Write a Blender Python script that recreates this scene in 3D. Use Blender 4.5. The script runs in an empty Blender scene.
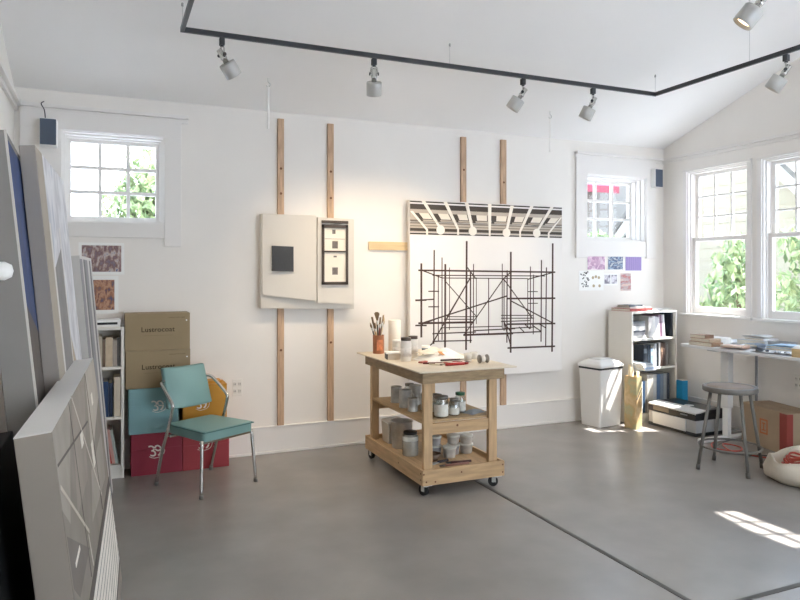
import bpy, bmesh, math, random
from mathutils import Vector, Matrix, Euler
random.seed(7)
scn = bpy.context.scene
col = scn.collection
PI = math.pi
R = math.radians

# ------------------------------------------------------------------ materials
def lin(h):
    h = h.lstrip('#')
    out = []
    for i in (0, 2, 4):
        c = int(h[i:i+2], 16) / 255
        out.append(c / 12.92 if c <= .04045 else ((c + .055) / 1.055) ** 2.4)
    return (*out, 1)

def tone(c):
    L = .3 * c[0] + .6 * c[1] + .1 * c[2]
    u = max(0, min(1, (L - .25) / .45)); k = .95 + .05 * u * u * (3 - 2 * u)
    return (c[0] * k, c[1] * k, c[2] * k, 1)

_m = {}
def mat(name, c, rough=.6, metal=0, noise=0, scale=8, bump=0, bscale=60, stretch=None, emit=None, spec=.5, trans=0):
    if name in _m: return _m[name]
    m = bpy.data.materials.new(name); m.use_nodes = True
    nt = m.node_tree; b = nt.nodes['Principled BSDF']
    c = tone(lin(c)) if isinstance(c, str) else c
    b.inputs['Base Color'].default_value = c
    b.inputs['Roughness'].default_value = rough
    b.inputs['Metallic'].default_value = metal
    b.inputs['Specular IOR Level'].default_value = spec
    if trans: b.inputs['Transmission Weight'].default_value = trans
    tc = nt.nodes.new('ShaderNodeTexCoord')
    vec = tc.outputs['Object']
    if stretch:
        mp = nt.nodes.new('ShaderNodeMapping'); mp.inputs['Scale'].default_value = stretch
        nt.links.new(vec, mp.inputs['Vector']); vec = mp.outputs['Vector']
    if noise:
        n = nt.nodes.new('ShaderNodeTexNoise'); n.inputs['Scale'].default_value = scale
        n.inputs['Detail'].default_value = 5
        nt.links.new(vec, n.inputs['Vector'])
        r = nt.nodes.new('ShaderNodeValToRGB')
        r.color_ramp.elements[0].position = .3; r.color_ramp.elements[1].position = .7
        r.color_ramp.elements[0].color = tuple(v * (1 - noise) for v in c[:3]) + (1,)
        r.color_ramp.elements[1].color = tuple(min(1, v * (1 + noise)) for v in c[:3]) + (1,)
        nt.links.new(n.outputs['Fac'], r.inputs['Fac'])
        nt.links.new(r.outputs['Color'], b.inputs['Base Color'])
    if bump:
        n2 = nt.nodes.new('ShaderNodeTexNoise'); n2.inputs['Scale'].default_value = bscale
        nt.links.new(vec, n2.inputs['Vector'])
        bp = nt.nodes.new('ShaderNodeBump'); bp.inputs['Strength'].default_value = bump; bp.inputs['Distance'].default_value = .01
        nt.links.new(n2.outputs['Fac'], bp.inputs['Height'])
        nt.links.new(bp.outputs['Normal'], b.inputs['Normal'])
    if emit:
        b.inputs['Emission Color'].default_value = lin(emit[0]); b.inputs['Emission Strength'].default_value = emit[1]
    _m[name] = m
    return m

def ramp_mat(name, cols, kind='noise', scale=6, stretch=(1, 1, 1), rough=.7, detail=4):
    """several colours laid out by a noise / voronoi / wave pattern: printed pictures, marbled paint"""
    if name in _m: return _m[name]
    m = bpy.data.materials.new(name); m.use_nodes = True
    nt = m.node_tree; b = nt.nodes['Principled BSDF']; b.inputs['Roughness'].default_value = rough
    tc = nt.nodes.new('ShaderNodeTexCoord'); mp = nt.nodes.new('ShaderNodeMapping'); mp.inputs['Scale'].default_value = stretch
    nt.links.new(tc.outputs['Object'], mp.inputs['Vector'])
    if kind == 'voronoi':
        n = nt.nodes.new('ShaderNodeTexVoronoi'); out = n.outputs['Color']
    elif kind == 'wave':
        n = nt.nodes.new('ShaderNodeTexWave'); n.inputs['Distortion'].default_value = 4; n.inputs['Detail'].default_value = 3; out = n.outputs['Fac']
    else:
        n = nt.nodes.new('ShaderNodeTexNoise'); n.inputs['Detail'].default_value = detail; out = n.outputs['Fac']
    n.inputs['Scale'].default_value = scale
    nt.links.new(mp.outputs['Vector'], n.inputs['Vector'])
    r = nt.nodes.new('ShaderNodeValToRGB'); r.color_ramp.interpolation = 'LINEAR'
    el = r.color_ramp.elements
    k = len(cols)
    lo, hi = (.3, .7) if kind == 'noise' else (.05, .95)
    while len(el) < k: el.new(.5)
    for i, c in enumerate(cols):
        el[i].position = lo + (hi - lo) * i / (k - 1); el[i].color = tone(lin(c))
    nt.links.new(out, r.inputs['Fac']); nt.links.new(r.outputs['Color'], b.inputs['Base Color'])
    _m[name] = m
    return m

def glass_mat(name, tint=(1, 1, 1, 1), gloss=.06):
    if name in _m: return _m[name]
    m = bpy.data.materials.new(name); m.use_nodes = True
    nt = m.node_tree
    for n in list(nt.nodes): nt.nodes.remove(n)
    o = nt.nodes.new('ShaderNodeOutputMaterial'); mx = nt.nodes.new('ShaderNodeMixShader')
    t = nt.nodes.new('ShaderNodeBsdfTransparent'); t.inputs['Color'].default_value = tint
    g = nt.nodes.new('ShaderNodeBsdfGlossy'); g.inputs['Roughness'].default_value = .03
    mx.inputs['Fac'].default_value = gloss
    nt.links.new(t.outputs[0], mx.inputs[1]); nt.links.new(g.outputs[0], mx.inputs[2]); nt.links.new(mx.outputs[0], o.inputs['Surface'])
    _m[name] = m
    return m

WALL = mat('wall_paint', '#ebe6df', .75, noise=.012, scale=3, bump=.03, bscale=90)
CEIL = mat('ceiling_paint', '#f3f1ee', .85, noise=.01, scale=2)
TRIM = mat('trim_paint', '#e8e4df', .65, spec=.25)
FLOOR = mat('floor_paint', '#96918c', .27, noise=.09, scale=2.2, bump=.03, bscale=25, spec=.5)
SEAM = mat('seam_strip', '#57534d', .6)
GLASS = glass_mat('window_glass', (1, 1, 1, 1), .02)
WOOD = mat('pine', '#c4a47c', .6, noise=.16, scale=5, stretch=(8, 8, 1))
WOODX = mat('pine_x', '#c2a178', .6, noise=.17, scale=5, stretch=(1, 8, 8))
WOODY = mat('pine_y', '#c8a880', .6, noise=.16, scale=5, stretch=(8, 1, 8))
STRIP = mat('strip_wood', '#c4a486', .7, noise=.2, scale=6, stretch=(9, 9, 1))
KNOT = mat('wood_knot', '#6e4424', .7)
HARDBOARD = mat('cart_top_board', '#d9cdb9', .55, noise=.06, scale=5)
APRON = mat('apron_wood', '#9a8363', .65, noise=.2, scale=6, stretch=(2, 2, 9))
BLACKM = mat('black_metal', '#25272a', .4)
TRACKM = mat('track_black', '#2a2d31', .38)
LAMPM = mat('lamp_grey', '#b9b7b2', .45, metal=.25)
LAMPIN = mat('lamp_glow', '#fff0d6', .5, emit=('#ffe2b4', 5))
CHROME = mat('chrome', '#c9c8c4', .22, metal=1)
STEEL = mat('galvanised_steel', '#cdcdc9', .34, metal=.4, noise=.12, scale=20)
WHITE = mat('white_plain', '#efeeea', .5)
CANVASW = mat('canvas_white', '#ece8e3', .8, bump=.05, bscale=300)
CANVASG = mat('canvas_grey_edge', '#a79f95', .8, noise=.04, scale=5)
VINYL = mat('teal_vinyl', '#7fa5a1', .42, bump=.04, bscale=200)
VINYLD = mat('teal_piping', '#3f6f6c', .45)
PAINTLINE = mat('drawn_line', '#4b3832', .8)
PLASTICB = mat('black_plastic', '#1d2024', .35)
RUBBER = mat('rubber_black', '#151618', .6)
PAPER = mat('paper_white', '#f1f0ec', .7)
PAGES = mat('page_edges', '#ddd6c6', .8, noise=.06, scale=60)

# ------------------------------------------------------------------ mesh builder
def _axis_rot(d):
    d = Vector(d).normalized()
    return Vector((0, 0, 1)).rotation_difference(d).to_matrix().to_4x4()

class MB:
    def __init__(s):
        s.bm = bmesh.new(); s.mi = 0
    def _merge(s, b, M=None, smooth=False):
        if M is not None: b.transform(M)
        for f in b.faces:
            f.material_index = s.mi; f.smooth = smooth
        me = bpy.data.meshes.new('tmp'); b.to_mesh(me); b.free()
        s.bm.from_mesh(me); bpy.data.meshes.remove(me)
        return s
    def m(s, i): s.mi = i; return s
    def box(s, a, c, bev=0, M=None, seg=2):
        b = bmesh.new(); bmesh.ops.create_cube(b, size=1)
        d = [c[i] - a[i] for i in range(3)]; ce = [(c[i] + a[i]) / 2 for i in range(3)]
        b.transform(Matrix.Translation(ce) @ Matrix.Diagonal((*d, 1)))
        if bev: bmesh.ops.bevel(b, geom=b.edges[:], offset=bev, segments=seg, profile=.6, affect='EDGES')
        return s._merge(b, M)
    def obox(s, c, size, rot=(0, 0, 0), bev=0):
        M = Matrix.Translation(c) @ Euler(rot).to_matrix().to_4x4()
        h = [v / 2 for v in size]
        return s.box([-v for v in h], h, bev, M)
    def hexa(s, pts, bev=0):
        """pts: 4 bottom then 4 top corners, same winding"""
        b = bmesh.new(); v = [b.verts.new(p) for p in pts]
        for q in ((3, 2, 1, 0), (4, 5, 6, 7), (0, 1, 5, 4), (1, 2, 6, 5), (2, 3, 7, 6), (3, 0, 4, 7)):
            b.faces.new([v[i] for i in q])
        bmesh.ops.recalc_face_normals(b, faces=b.faces[:])
        if bev: bmesh.ops.bevel(b, geom=b.edges[:], offset=bev, segments=2, profile=.6, affect='EDGES')
        return s._merge(b)
    def cyl(s, p0, p1, r0, r1=None, n=20, smooth=True):
        p0, p1 = Vector(p0), Vector(p1); L = (p1 - p0).length
        b = bmesh.new()
        bmesh.ops.create_cone(b, cap_ends=True, segments=n, radius1=r0, radius2=r0 if r1 is None else r1, depth=L)
        M = Matrix.Translation((p0 + p1) / 2) @ _axis_rot(p1 - p0)
        b.transform(M)
        for f in b.faces:
            f.material_index = s.mi; f.smooth = smooth and len(f.verts) == 4
        me = bpy.data.meshes.new('tmp'); b.to_mesh(me); b.free(); s.bm.from_mesh(me); bpy.data.meshes.remove(me)
        return s
    def lathe(s, prof, c=(0, 0, 0), n=28, M=None, sx=1, sy=1, cap=True):
        b = bmesh.new(); rings = []
        for r, z in prof:
            rings.append([b.verts.new((r * sx * math.cos(2 * PI * i / n), r * sy * math.sin(2 * PI * i / n), z)) for i in range(n)])
        for k in range(len(rings) - 1):
            for i in range(n):
                b.faces.new((rings[k][i], rings[k][(i + 1) % n], rings[k + 1][(i + 1) % n], rings[k + 1][i]))
        if cap:
            if prof[0][0] > 1e-4: b.faces.new(rings[0][::-1])
            if prof[-1][0] > 1e-4: b.faces.new(rings[-1])
        bmesh.ops.remove_doubles(b, verts=b.verts[:], dist=1e-6)
        bmesh.ops.recalc_face_normals(b, faces=b.faces[:])
        T = Matrix.Translation(c)
        return s._merge(b, T @ M if M is not None else T, smooth=True)
    def tube(s, pts, r, n=10, closed=False, res=4):
        """smooth tube through the points (Catmull-Rom)"""
        P = [Vector(p) for p in pts]; out = []
        k = len(P)
        segs = range(k) if closed else range(k - 1)
        for i in segs:
            p0 = P[(i - 1) % k] if (closed or i > 0) else P[i]
            p1, p2 = P[i], P[(i + 1) % k]
            p3 = P[(i + 2) % k] if (closed or i + 2 < k) else p2
            for j in range(res):
                t = j / res
                out.append(.5 * (2 * p1 + (p2 - p0) * t + (2 * p0 - 5 * p1 + 4 * p2 - p3) * t * t + (-p0 + 3 * p1 - 3 * p2 + p3) * t ** 3))
        if not closed: out.append(P[-1])
        b = bmesh.new(); rings = []; N = len(out); up = None
        for i, p in enumerate(out):
            a = out[(i - 1) % N] if (closed or i > 0) else p
            c = out[(i + 1) % N] if (closed or i < N - 1) else p
            d = (c - a).normalized()
            if up is None:
                up = Vector((0, 0, 1)) if abs(d.z) < .9 else Vector((1, 0, 0))
            x = d.cross(up).normalized(); y = x.cross(d).normalized(); up = y
            rings.append([b.verts.new(p + (x * math.cos(2 * PI * q / n) + y * math.sin(2 * PI * q / n)) * r) for q in range(n)])
        for i in range(N if closed else N - 1):
            A, B = rings[i], rings[(i + 1) % N]
            for q in range(n): b.faces.new((A[q], A[(q + 1) % n], B[(q + 1) % n], B[q]))
        if not closed:
            b.faces.new(rings[0][::-1]); b.faces.new(rings[-1])
        bmesh.ops.recalc_face_normals(b, faces=b.faces[:])
        return s._merge(b, smooth=True)
    def prism(s, poly, ext, bev=0):
        """planar polygon extruded by the vector ext"""
        b = bmesh.new(); e = Vector(ext)
        A = [b.verts.new(p) for p in poly]; B = [b.verts.new(Vector(p) + e) for p in poly]
        n = len(poly); b.faces.new(A); b.faces.new(B[::-1])
        for i in range(n): b.faces.new((A[i], B[i], B[(i + 1) % n], A[(i + 1) % n]))
        bmesh.ops.recalc_face_normals(b, faces=b.faces[:])
        if bev: bmesh.ops.bevel(b, geom=b.edges[:], offset=bev, segments=2, profile=.6, affect='EDGES')
        return s._merge(b)
    def grid(s, fn, nu, nv, smooth=True):
        b = bmesh.new(); V = [[b.verts.new(fn(i / nu, j / nv)) for j in range(nv + 1)] for i in range(nu + 1)]
        for i in range(nu):
            for j in range(nv): b.faces.new((V[i][j], V[i + 1][j], V[i + 1][j + 1], V[i][j + 1]))
        return s._merge(b, smooth=smooth)
    def build(s, name, mats, parent=None, loc=None, rot=None):
        me = bpy.data.meshes.new(name); s.bm.to_mesh(me); s.bm.free()
        for mm in (mats if isinstance(mats, (list, tuple)) else [mats]): me.materials.append(mm)
        o = bpy.data.objects.new(name, me); col.objects.link(o)
        if parent is not None: o.parent = parent
        if loc is not None: o.location = loc
        if rot is not None: o.rotation_euler = rot
        return o

def tag(o, label=None, cat=None, group=None, kind=None):
    if label: o['label'] = label
    if cat: o['category'] = cat
    if group: o['group'] = group
    if kind: o['kind'] = kind
    return o
def empty(name, loc=(0, 0, 0), rz=0):
    o = bpy.data.objects.new(name, None); col.objects.link(o)
    o.empty_display_size = .1; o.location = loc; o.rotation_euler = (0, 0, rz); return o
def thing(name, label, cat, loc=(0, 0, 0), rz=0, group=None):
    return tag(empty(name, loc, rz), label, cat, group)
def struct(name, mb, m, label=None):
    o = mb.build(name, m); o['kind'] = 'structure'
    if label: o['label'] = label
    o['category'] = name.split('_')[0]
    return o
def sthing(name, label):
    o = empty(name); o['kind'] = 'structure'; o['label'] = label; o['category'] = name.split('_')[0]; return o
def copy_tree(o, parent=None):
    c = o.copy(); col.objects.link(c)
    if parent is not None: c.parent = parent
    for ch in list(o.children): copy_tree(ch, c)
    return c
def text(name, s, size, m, parent, loc, rot, shear=0, ext=.0004, space=1.0, align='CENTER'):
    cu = bpy.data.curves.new(name, 'FONT'); cu.body = s; cu.size = size; cu.shear = shear; cu.extrude = ext
    cu.align_x = align; cu.align_y = 'CENTER'; cu.space_character = space
    cu.materials.append(m)
    tmp = bpy.data.objects.new(name, cu); col.objects.link(tmp)
    dg = bpy.context.evaluated_depsgraph_get(); me = bpy.data.meshes.new_from_object(tmp.evaluated_get(dg)); me.name = name
    bpy.data.objects.remove(tmp); bpy.data.curves.remove(cu)
    if not me.materials: me.materials.append(m)
    o = bpy.data.objects.new(name, me); col.objects.link(o); o.location = loc; o.rotation_euler = rot
    if parent is not None: o.parent = parent
    return o

# ------------------------------------------------------------------ the room
XL, XR, YB, YF = -.66, 5.84, 5.89, -2.09
RIDGE = 1.9
SL = .342
def ceil_z(y): return 3.0 + SL * (YB - y) if y > RIDGE else 3.0 + SL * (YB - RIDGE) - SL * (RIDGE - y)
T = .3
b = MB().box((XL - T, YF - T, -.12), (XR + T, YB + T, 0)); struct('floor', b, FLOOR, 'smooth grey painted concrete studio floor')
b = MB()
for y0, y1 in ((RIDGE, YB + T), (YF - T, RIDGE)):
    z0, z1 = ceil_z(y0), ceil_z(y1)
    b.hexa([(XL - T, y0, z0), (XR + T, y0, z0), (XR + T, y1, z1), (XL - T, y1, z1),
            (XL - T, y0, z0 + .2), (XR + T, y0, z0 + .2), (XR + T, y1, z1 + .2), (XL - T, y1, z1 + .2)])
struct('ceiling', b, CEIL, 'white sloping ceiling rising from the far wall')

def wall_x(b, y, x0, x1, z0, z1, holes):
    """wall in the XZ plane from y to y+T with rectangular holes (x0,x1,z0,z1) sorted in x"""
    cur = x0
    for hx0, hx1, hz0, hz1 in holes:
        b.box((cur, y, z0), (hx0, y + T, z1))
        b.box((hx0, y, z0), (hx1, y + T, hz0)); b.box((hx0, y, hz1), (hx1, y + T, z1)); cur = hx1
    b.box((cur, y, z0), (x1, y + T, z1)); return b
W1 = (-.335, .425, 1.985, 2.70)
W2 = (4.74, 5.565, 1.93, 2.65)
struct('wall_back', wall_x(MB(), YB, XL - T, XR + T, -.12, 3.02, [W1, W2]), WALL, 'white far wall with two small windows')
W8 = (1.7, 5.6, .08, 2.8)
struct('wall_front', wall_x(MB(), YF - T, XL - T, XR + T, -.12, 3.02, [W8]), WALL)
def gable(b, xa, holes_low, hole_gable=None, T=.3):
    e = (T, 0, 0); cur = YF
    for y0, y1, z0, z1 in holes_low:
        b.box((xa, cur, -.12), (xa + T, y0, 3.0)); b.box((xa, y0, -.12), (xa + T, y1, z0)); b.box((xa, y0, z1), (xa + T, y1, 3.0)); cur = y1
    b.box((xa, cur, -.12), (xa + T, YB, 3.0))
    def pr(pts): b.prism([(xa, y, z) for y, z in pts], e)
    if hole_gable is None:
        pr([(YF, 3), (YB, 3), (RIDGE, ceil_z(RIDGE))])
    else:
        y0, y1, z0, z1 = hole_gable
        pr([(YF, 3), (y0, 3), (y0, ceil_z(y0))]); pr([(y1, 3), (YB, 3), (y1, ceil_z(y1))])
        pr([(y0, 3), (y1, 3), (y1, z0), (y0, z0)])
        pr([(y0, z1), (y1, z1), (y1, ceil_z(y1)), (RIDGE, ceil_z(RIDGE)), (y0, ceil_z(y0))])
    return b
W3 = (4.78, 5.545, 1.14, 2.69)
W4 = (3.855, 4.62, 1.14, 2.69)
W5 = (1.87, 2.57, 3.42, 4.09)
TG = .15
W6 = (.9, 1.75, 1.14, 2.69)
W7 = (-.6, .25, 1.14, 2.69)
struct('wall_right', gable(MB(), XR, [W7, W6, W4, W3], W5, TG), WALL, 'white gable wall with tall sash windows')
struct('wall_left', gable(MB(), XL - T, []), WALL, 'white side wall behind the leaning paintings')

# floor seams
struct('trim_1', MB().box((2.553, -2.05, 0), (2.581, 4.95, .003)), SEAM, 'dark seam running along the floor beneath the cart')
struct('trim_2', MB().box((2.581, 2.315, 0), (5.82, 2.343, .003)), SEAM, 'dark seam crossing the floor towards the right wall')

# baseboards
def base_strip(b, a, c, nrm):
    """a,c: floor end points (x,y); nrm: direction into the room"""
    for d, z0, z1 in ((.02, 0, .225), (.026, .225, .238), (.034, 0, .02)):
        x0, x1 = sorted((a[0], c[0] + nrm[0] * d)) if nrm[0] else sorted((a[0], c[0]))
        y0, y1 = sorted((a[1], c[1] + nrm[1] * d)) if nrm[1] else sorted((a[1], c[1]))
        b.box((x0, y0, z0), (x1, y1, z1), .003)
    return b
struct('baseboard_back', base_strip(MB(), (XL + .036, YB), (XR - .036, YB), (0, -1)), TRIM, 'tall white baseboard along the far wall')
struct('baseboard_right', base_strip(MB(), (XR, YF), (XR, YB), (-1, 0)), TRIM)
struct('baseboard_left', base_strip(MB(), (XL, YF), (XL, YB), (1, 0)), TRIM)

# picture rail
def rail(b, x0, x1, y0, y1, ax, sgn):
    for d, z0, z1 in ((.024, 2.824, 2.856), (.055, 2.856, 2.885)):
        if ax == 'y':
            b.box((x0, y0 - d, z0), (x1, y0, z1), .004)
        else:
            xa, xb = sorted((x0, x0 + sgn * d)); b.box((xa, y0, z0), (xb, y1, z1), .004)
    return b
struct('trim_3', rail(MB(), XL + .04, .613, YB, 0, 'y', 0), TRIM, 'white moulding running over the left window')
struct('trim_4', rail(MB(), 4.585, XR - .04, YB, 0, 'y', 0), TRIM, 'white moulding running over the small right window')
struct('trim_5', rail(MB(), XR, 0, YF, YB, 'x', -1), TRIM, 'white rail across the gable wall above the sash windows')
struct('trim_6', rail(MB(), XL, 0, YF, YB, 'x', 1), TRIM, 'white rail along the left wall')

# ------------------------------------------------------------------ windows
def small_window(name, label, W, casing_r, casing_l, cz0, apron, depth=.17):
    x0, x1, z0, z1 = W
    t = sthing(name, label)
    yf = YB + depth
    b = MB()                                       # casing boards on the room side of the wall
    b.box((casing_l, YB - .026, z1), (casing_r, YB, 2.83), .003)
    b.box((x1, YB - .026, cz0), (casing_r, YB, z1), .003)
    b.box((casing_l, YB - .026, cz0), (x0, YB, z1), .003)
    b.box((x0, YB - .016, apron), (x1, YB, z0), .003)
    b.build('casing', TRIM, t)
    b = MB()                                       # lining of the reveal: stops stepping back to the sash
    for k, (d0, d1, w) in enumerate(((0, .06, .008), (.06, .12, .02), (.12, depth, .03))):
        ya, yb = YB + d0 + .002, YB + d1
        b.box((x0, ya, z0), (x0 + w, yb, z1)); b.box((x1 - w, ya, z0), (x1, yb, z1))
        b.box((x0 + w, ya, z1 - w), (x1 - w, yb, z1)); b.box((x0 + w, ya, z0), (x1 - w, yb, z0 + w))
    b.build('reveal', TRIM, t)
    fw = .058
    b = MB()
    b.box((x0, yf, z0), (x0 + fw, yf + .045, z1), .004); b.box((x1 - fw, yf, z0), (x1, yf + .045, z1), .004)
    b.box((x0 + fw, yf, z1 - fw), (x1 - fw, yf + .045, z1), .004); b.box((x0 + fw, yf, z0), (x1 - fw, yf + .045, z0 + fw), .004)
    b.build('sash', TRIM, t)
    b = MB(); gx0, gx1, gz0, gz1 = x0 + fw, x1 - fw, z0 + fw, z1 - fw
    for k in (1, 2):
        x = gx0 + (gx1 - gx0) * k / 3; b.box((x - .014, yf + .005, gz0), (x + .014, yf + .04, gz1), .003)
        z = gz0 + (gz1 - gz0) * k / 3; b.box((gx0, yf + .006, z - .014), (gx1, yf + .039, z + .014), .003)
    b.build('glazing_bars', TRIM, t)
    MB().box((gx0, yf + .022, gz0), (gx1, yf + .026, gz1)).build('pane', GLASS, t)
    return t
small_window('window_1', 'small nine-pane window high on the far wall above the cartons', W1, .557, -.62, 1.797, 1.865)
small_window('window_2', 'small nine-pane window high on the far wall above the pinned postcards', W2, 5.70, 4.594, 1.745, 1.76, .19)

def sash_window(name, label, W):
    y0, y1, z0, z1 = W
    t = sthing(name, label)
    b = MB(); c = .05
    b.box((XR - .014, y0 - c, z0), (XR, y0, z1), .003); b.box((XR - .014, y1, z0), (XR, y1 + c, z1), .003)
    b.box((XR - .022, y0 - c, z1), (XR, y1 + c, z1 + .022), .003)
    b.build('casing', TRIM, t)
    MB().box((XR - .05, y0 - .07, z0 - .028), (XR + .10, y1 + .07, z0), .006).build('sill', TRIM, t)
    b = MB()
    for d0, d1, w in ((0, .03, .014), (.03, .095, .026), (.095, TG, .018)):
        b.box((XR + d0 + .002, y0, z0), (XR + d1, y0 + w, z1)); b.box((XR + d0 + .002, y1 - w, z0), (XR + d1, y1, z1))
        b.box((XR + d0 + .002, y0 + w, z1 - w), (XR + d1, y1 - w, z1))
    b.build('reveal', TRIM, t)
    zm = 1.945
    for nm, xa, za, zb, up in (('lower_sash', XR + .05, z0, zm + .02, False), ('upper_sash', XR + .095, zm - .02, z1 - .018, True)):
        b = MB(); f = .046; bot = .075 if not up else .045; top = .042
        ya, yb = y0 + .026, y1 - .026
        b.box((xa, ya, za), (xa + .04, ya + f, zb), .004); b.box((xa, yb - f, za), (xa + .04, yb, zb), .004)
        b.box((xa, ya + f, za), (xa + .04, yb - f, za + bot), .004); b.box((xa, ya + f, zb - top), (xa + .04, yb - f, zb), .004)
        s = b.build(nm, TRIM, t)
        ga, gb, gz0, gz1 = ya + f, yb - f, za + bot, zb - top
        if up:
            q = MB()
            for k in (1, 2):
                y = ga + (gb - ga) * k / 3; q.box((xa + .004, y - .01, gz0), (xa + .036, y + .01, gz1), .003)
                z = gz0 + (gz1 - gz0) * k / 3; q.box((xa + .005, ga, z - .01), (xa + .035, gb, z + .01), .003)
            q.build('glazing_bars', TRIM, s)
        MB().box((xa + .018, ga, gz0), (xa + .022, gb, gz1)).build('pane', GLASS, s)
    return t
sash_window('window_3', 'white double-hung window nearest the corner on the gable wall', W3)
sash_window('window_4', 'white double-hung window over the paper-strewn desk cut by the picture edge', W4)
sash_window('window_added_6', 'unseen white double-hung window added further along the gable wall for daylight', W6)  # out of view, added to bring daylight to the near floor and canvases
sash_window('window_added_7', 'unseen white double-hung window added at the end of the gable wall for daylight', W7)  # second added window out of view, also there for its daylight
def gable_window():
    y0, y1, z0, z1 = W5
    t = sthing('window_5', 'nine-pane window high in the gable')
    b = MB(); xa = XR + .01; f = .03
    b.box((xa, y0, z0), (xa + .04, y0 + f, z1)); b.box((xa, y1 - f, z0), (xa + .04, y1, z1))
    b.box((xa, y0 + f, z0), (xa + .04, y1 - f, z0 + f)); b.box((xa, y0 + f, z1 - f), (xa + .04, y1 - f, z1))
    for k in (1, 2):
        y = y0 + f + (y1 - y0 - 2 * f) * k / 3; b.box((xa + .01, y - .011, z0 + f), (xa + .03, y + .011, z1 - f))
    for k in (1, 2):
        z = z0 + f + (z1 - z0 - 2 * f) * k / 3; b.box((xa + .01, y0 + f, z - .011), (xa + .03, y1 - f, z + .011))
    b.build('sash', TRIM, t)
    MB().box((xa + .018, y0 + f, z0 + f), (xa + .022, y1 - f, z1 - f)).build('pane', GLASS, t)
gable_window()
def added_rear_doors():  # doors added out of view, sized for the light wanted from behind
    x0, x1, z0, z1 = W8
    t = sthing('window_added_8', 'wide unseen glazed doors added behind the viewer for daylight'); b = MB(); ya = YF - .12; f = .06
    for x in (x0, x0 * .66 + x1 * .34, x0 * .33 + x1 * .67, x1 - f): b.box((x, ya, z0), (x + f, ya + .05, z1))
    b.box((x0, ya, z0), (x1, ya + .05, z0 + f)); b.box((x0, ya, z1 - f), (x1, ya + .05, z1))
    b.build('sash', TRIM, t); MB().box((x0 + f, ya + .02, z0 + f), (x1 - f, ya + .024, z1 - f)).build('pane', GLASS, t)
added_rear_doors()

def outlet(label, c, ax):
    t = thing('power_outlet', label, 'outlet', c, 0 if ax == 'y' else -PI / 2)
    MB().box((-.043, -.006, -.073), (.043, 0, .073), .003).build('cover_plate', mat('plate_white', '#e6e2da', .4), t)
    for x in (-.02, .02):
        for z in (-.03, .03):
            s = MB().box((x - .014, -.008, z - .018), (x + .014, -.005, z + .018), .002).build('socket', mat('socket_white', '#dad5cc', .4), t)
            for d in (-.006, .006): MB().box((x + d - .0015, -.0088, z - .006), (x + d + .0015, -.0075, z + .008)).build('socket_slot', BLACKM, s)
outlet('white four-socket power outlet on the far wall beside the green chair', (1.018, YB, .593), 'y')
outlet('white power outlet low on the gable wall under the desk', (XR, 4.24, .575), 'x')

# ------------------------------------------------------------------ track lights
TZ, TX0, TX1, TY0, TY1 = 3.217, .457, 4.60, 2.60, 4.74
t = thing('track_rail', 'black rectangular lighting track hanging below the sloping ceiling', 'track light rail', (0, 0, 0))
b = MB(); w = .013; h = .017
b.box((TX0 - w, TY1 - w, TZ - h), (TX1 + w, TY1 + w, TZ + h), .003); b.build('rail_bar', TRACKM, t)
MB().box((TX0 - w, TY0 - w, TZ - h), (TX1 + w, TY0 + w, TZ + h), .003).build('rail_bar', TRACKM, t)
MB().box((TX0 - w, TY0 + w, TZ - h), (TX0 + w, TY1 - w, TZ + h), .003).build('rail_bar', TRACKM, t)
MB().box((TX1 - w, TY0 + w, TZ - h), (TX1 + w, TY1 - w, TZ + h), .003).build('rail_bar', TRACKM, t)
for x, y in ((2.48, TY1), (TX1, TY1), (TX0, TY1), (TX1, 3.75), (TX0, 3.6), (2.5, TY0), (1.2, TY0), (TX1, TY0)):
    MB().cyl((x, y, TZ), (x, y, ceil_z(y) - .01), .0014, n=6).build('hanging_wire', mat('wire_grey', '#b5b5b2', .4, metal=.6), t)
    MB().cyl((x, y, ceil_z(y) - .02), (x, y, ceil_z(y) + .005), .008, n=10).build('wire_anchor', _m['wire_grey'], t)

def spot(label, x, y, d, power, ang=84, big=False, knobs=True):
    """one lamp head under the track; d is the direction it points"""
    d = Vector(d).normalized()
    t = thing('track_spotlight', label, 'spotlight', (x, y, TZ - .022), 0, 'spotlights on the black track')
    MB().box((-.018, -.018, -.05), (.018, .018, .0), .004).cyl((0, 0, -.06), (0, 0, -.048), .012).build('adaptor', TRACKM, t)
    side = d.cross(Vector((0, 0, 1))).normalized()
    piv = Vector((0, 0, -.115))
    b = MB()
    for s in (-1, 1):
        o = side * (.026 * s)
        b.tube([(0, 0, -.058), Vector((0, 0, -.068)) + o * .8, Vector((0, 0, -.1)) + o, piv + o], .005, 8)
    b.build('yoke', CHROME, t)
    for s in (-1, 1): MB().cyl(piv + side * (.026 * s), piv + side * (.037 * s), .012).build('pivot_knob', BLACKM, t)
    M = Matrix.Translation(piv) @ _axis_rot(d)
    b = MB().lathe([(.017, -.04), (.02, -.038), (.02, .012), (.023, .014), (.023, .03), (.019, .034), (.019, .062), (0.0, .062)], M=M)
    b.build('socket', CHROME, t)
    r = .058
    b = MB().lathe([(0, .058), (.036, .058), (r - .003, .06), (r, .064), (r, .158), (r - .002, .161), (r - .006, .161), (r - .006, .128), (0, .128)], M=M)
    hd = b.build('lamp_head', LAMPM, t)
    MB().lathe([(0, .131), (.047, .131), (.049, .139), (0, .141)], M=M).build('bulb', LAMPIN, hd)
    L = bpy.data.lights.new('spot_beam', 'SPOT'); L.energy = power; L.color = (1, .80, .55); L.spot_size = R(ang); L.spot_blend = .9; L.shadow_soft_size = .035
    lo = bpy.data.objects.new('spot_beam', L); col.objects.link(lo); lo.parent = t
    lo.location = piv + d * .165; lo.rotation_euler = d.to_track_quat('-Z', 'Y').to_euler()
SP = 29
spot('grey track spotlight at the left end of the black track', .717, TY1, (.60, .30, -.80), SP)
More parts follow.
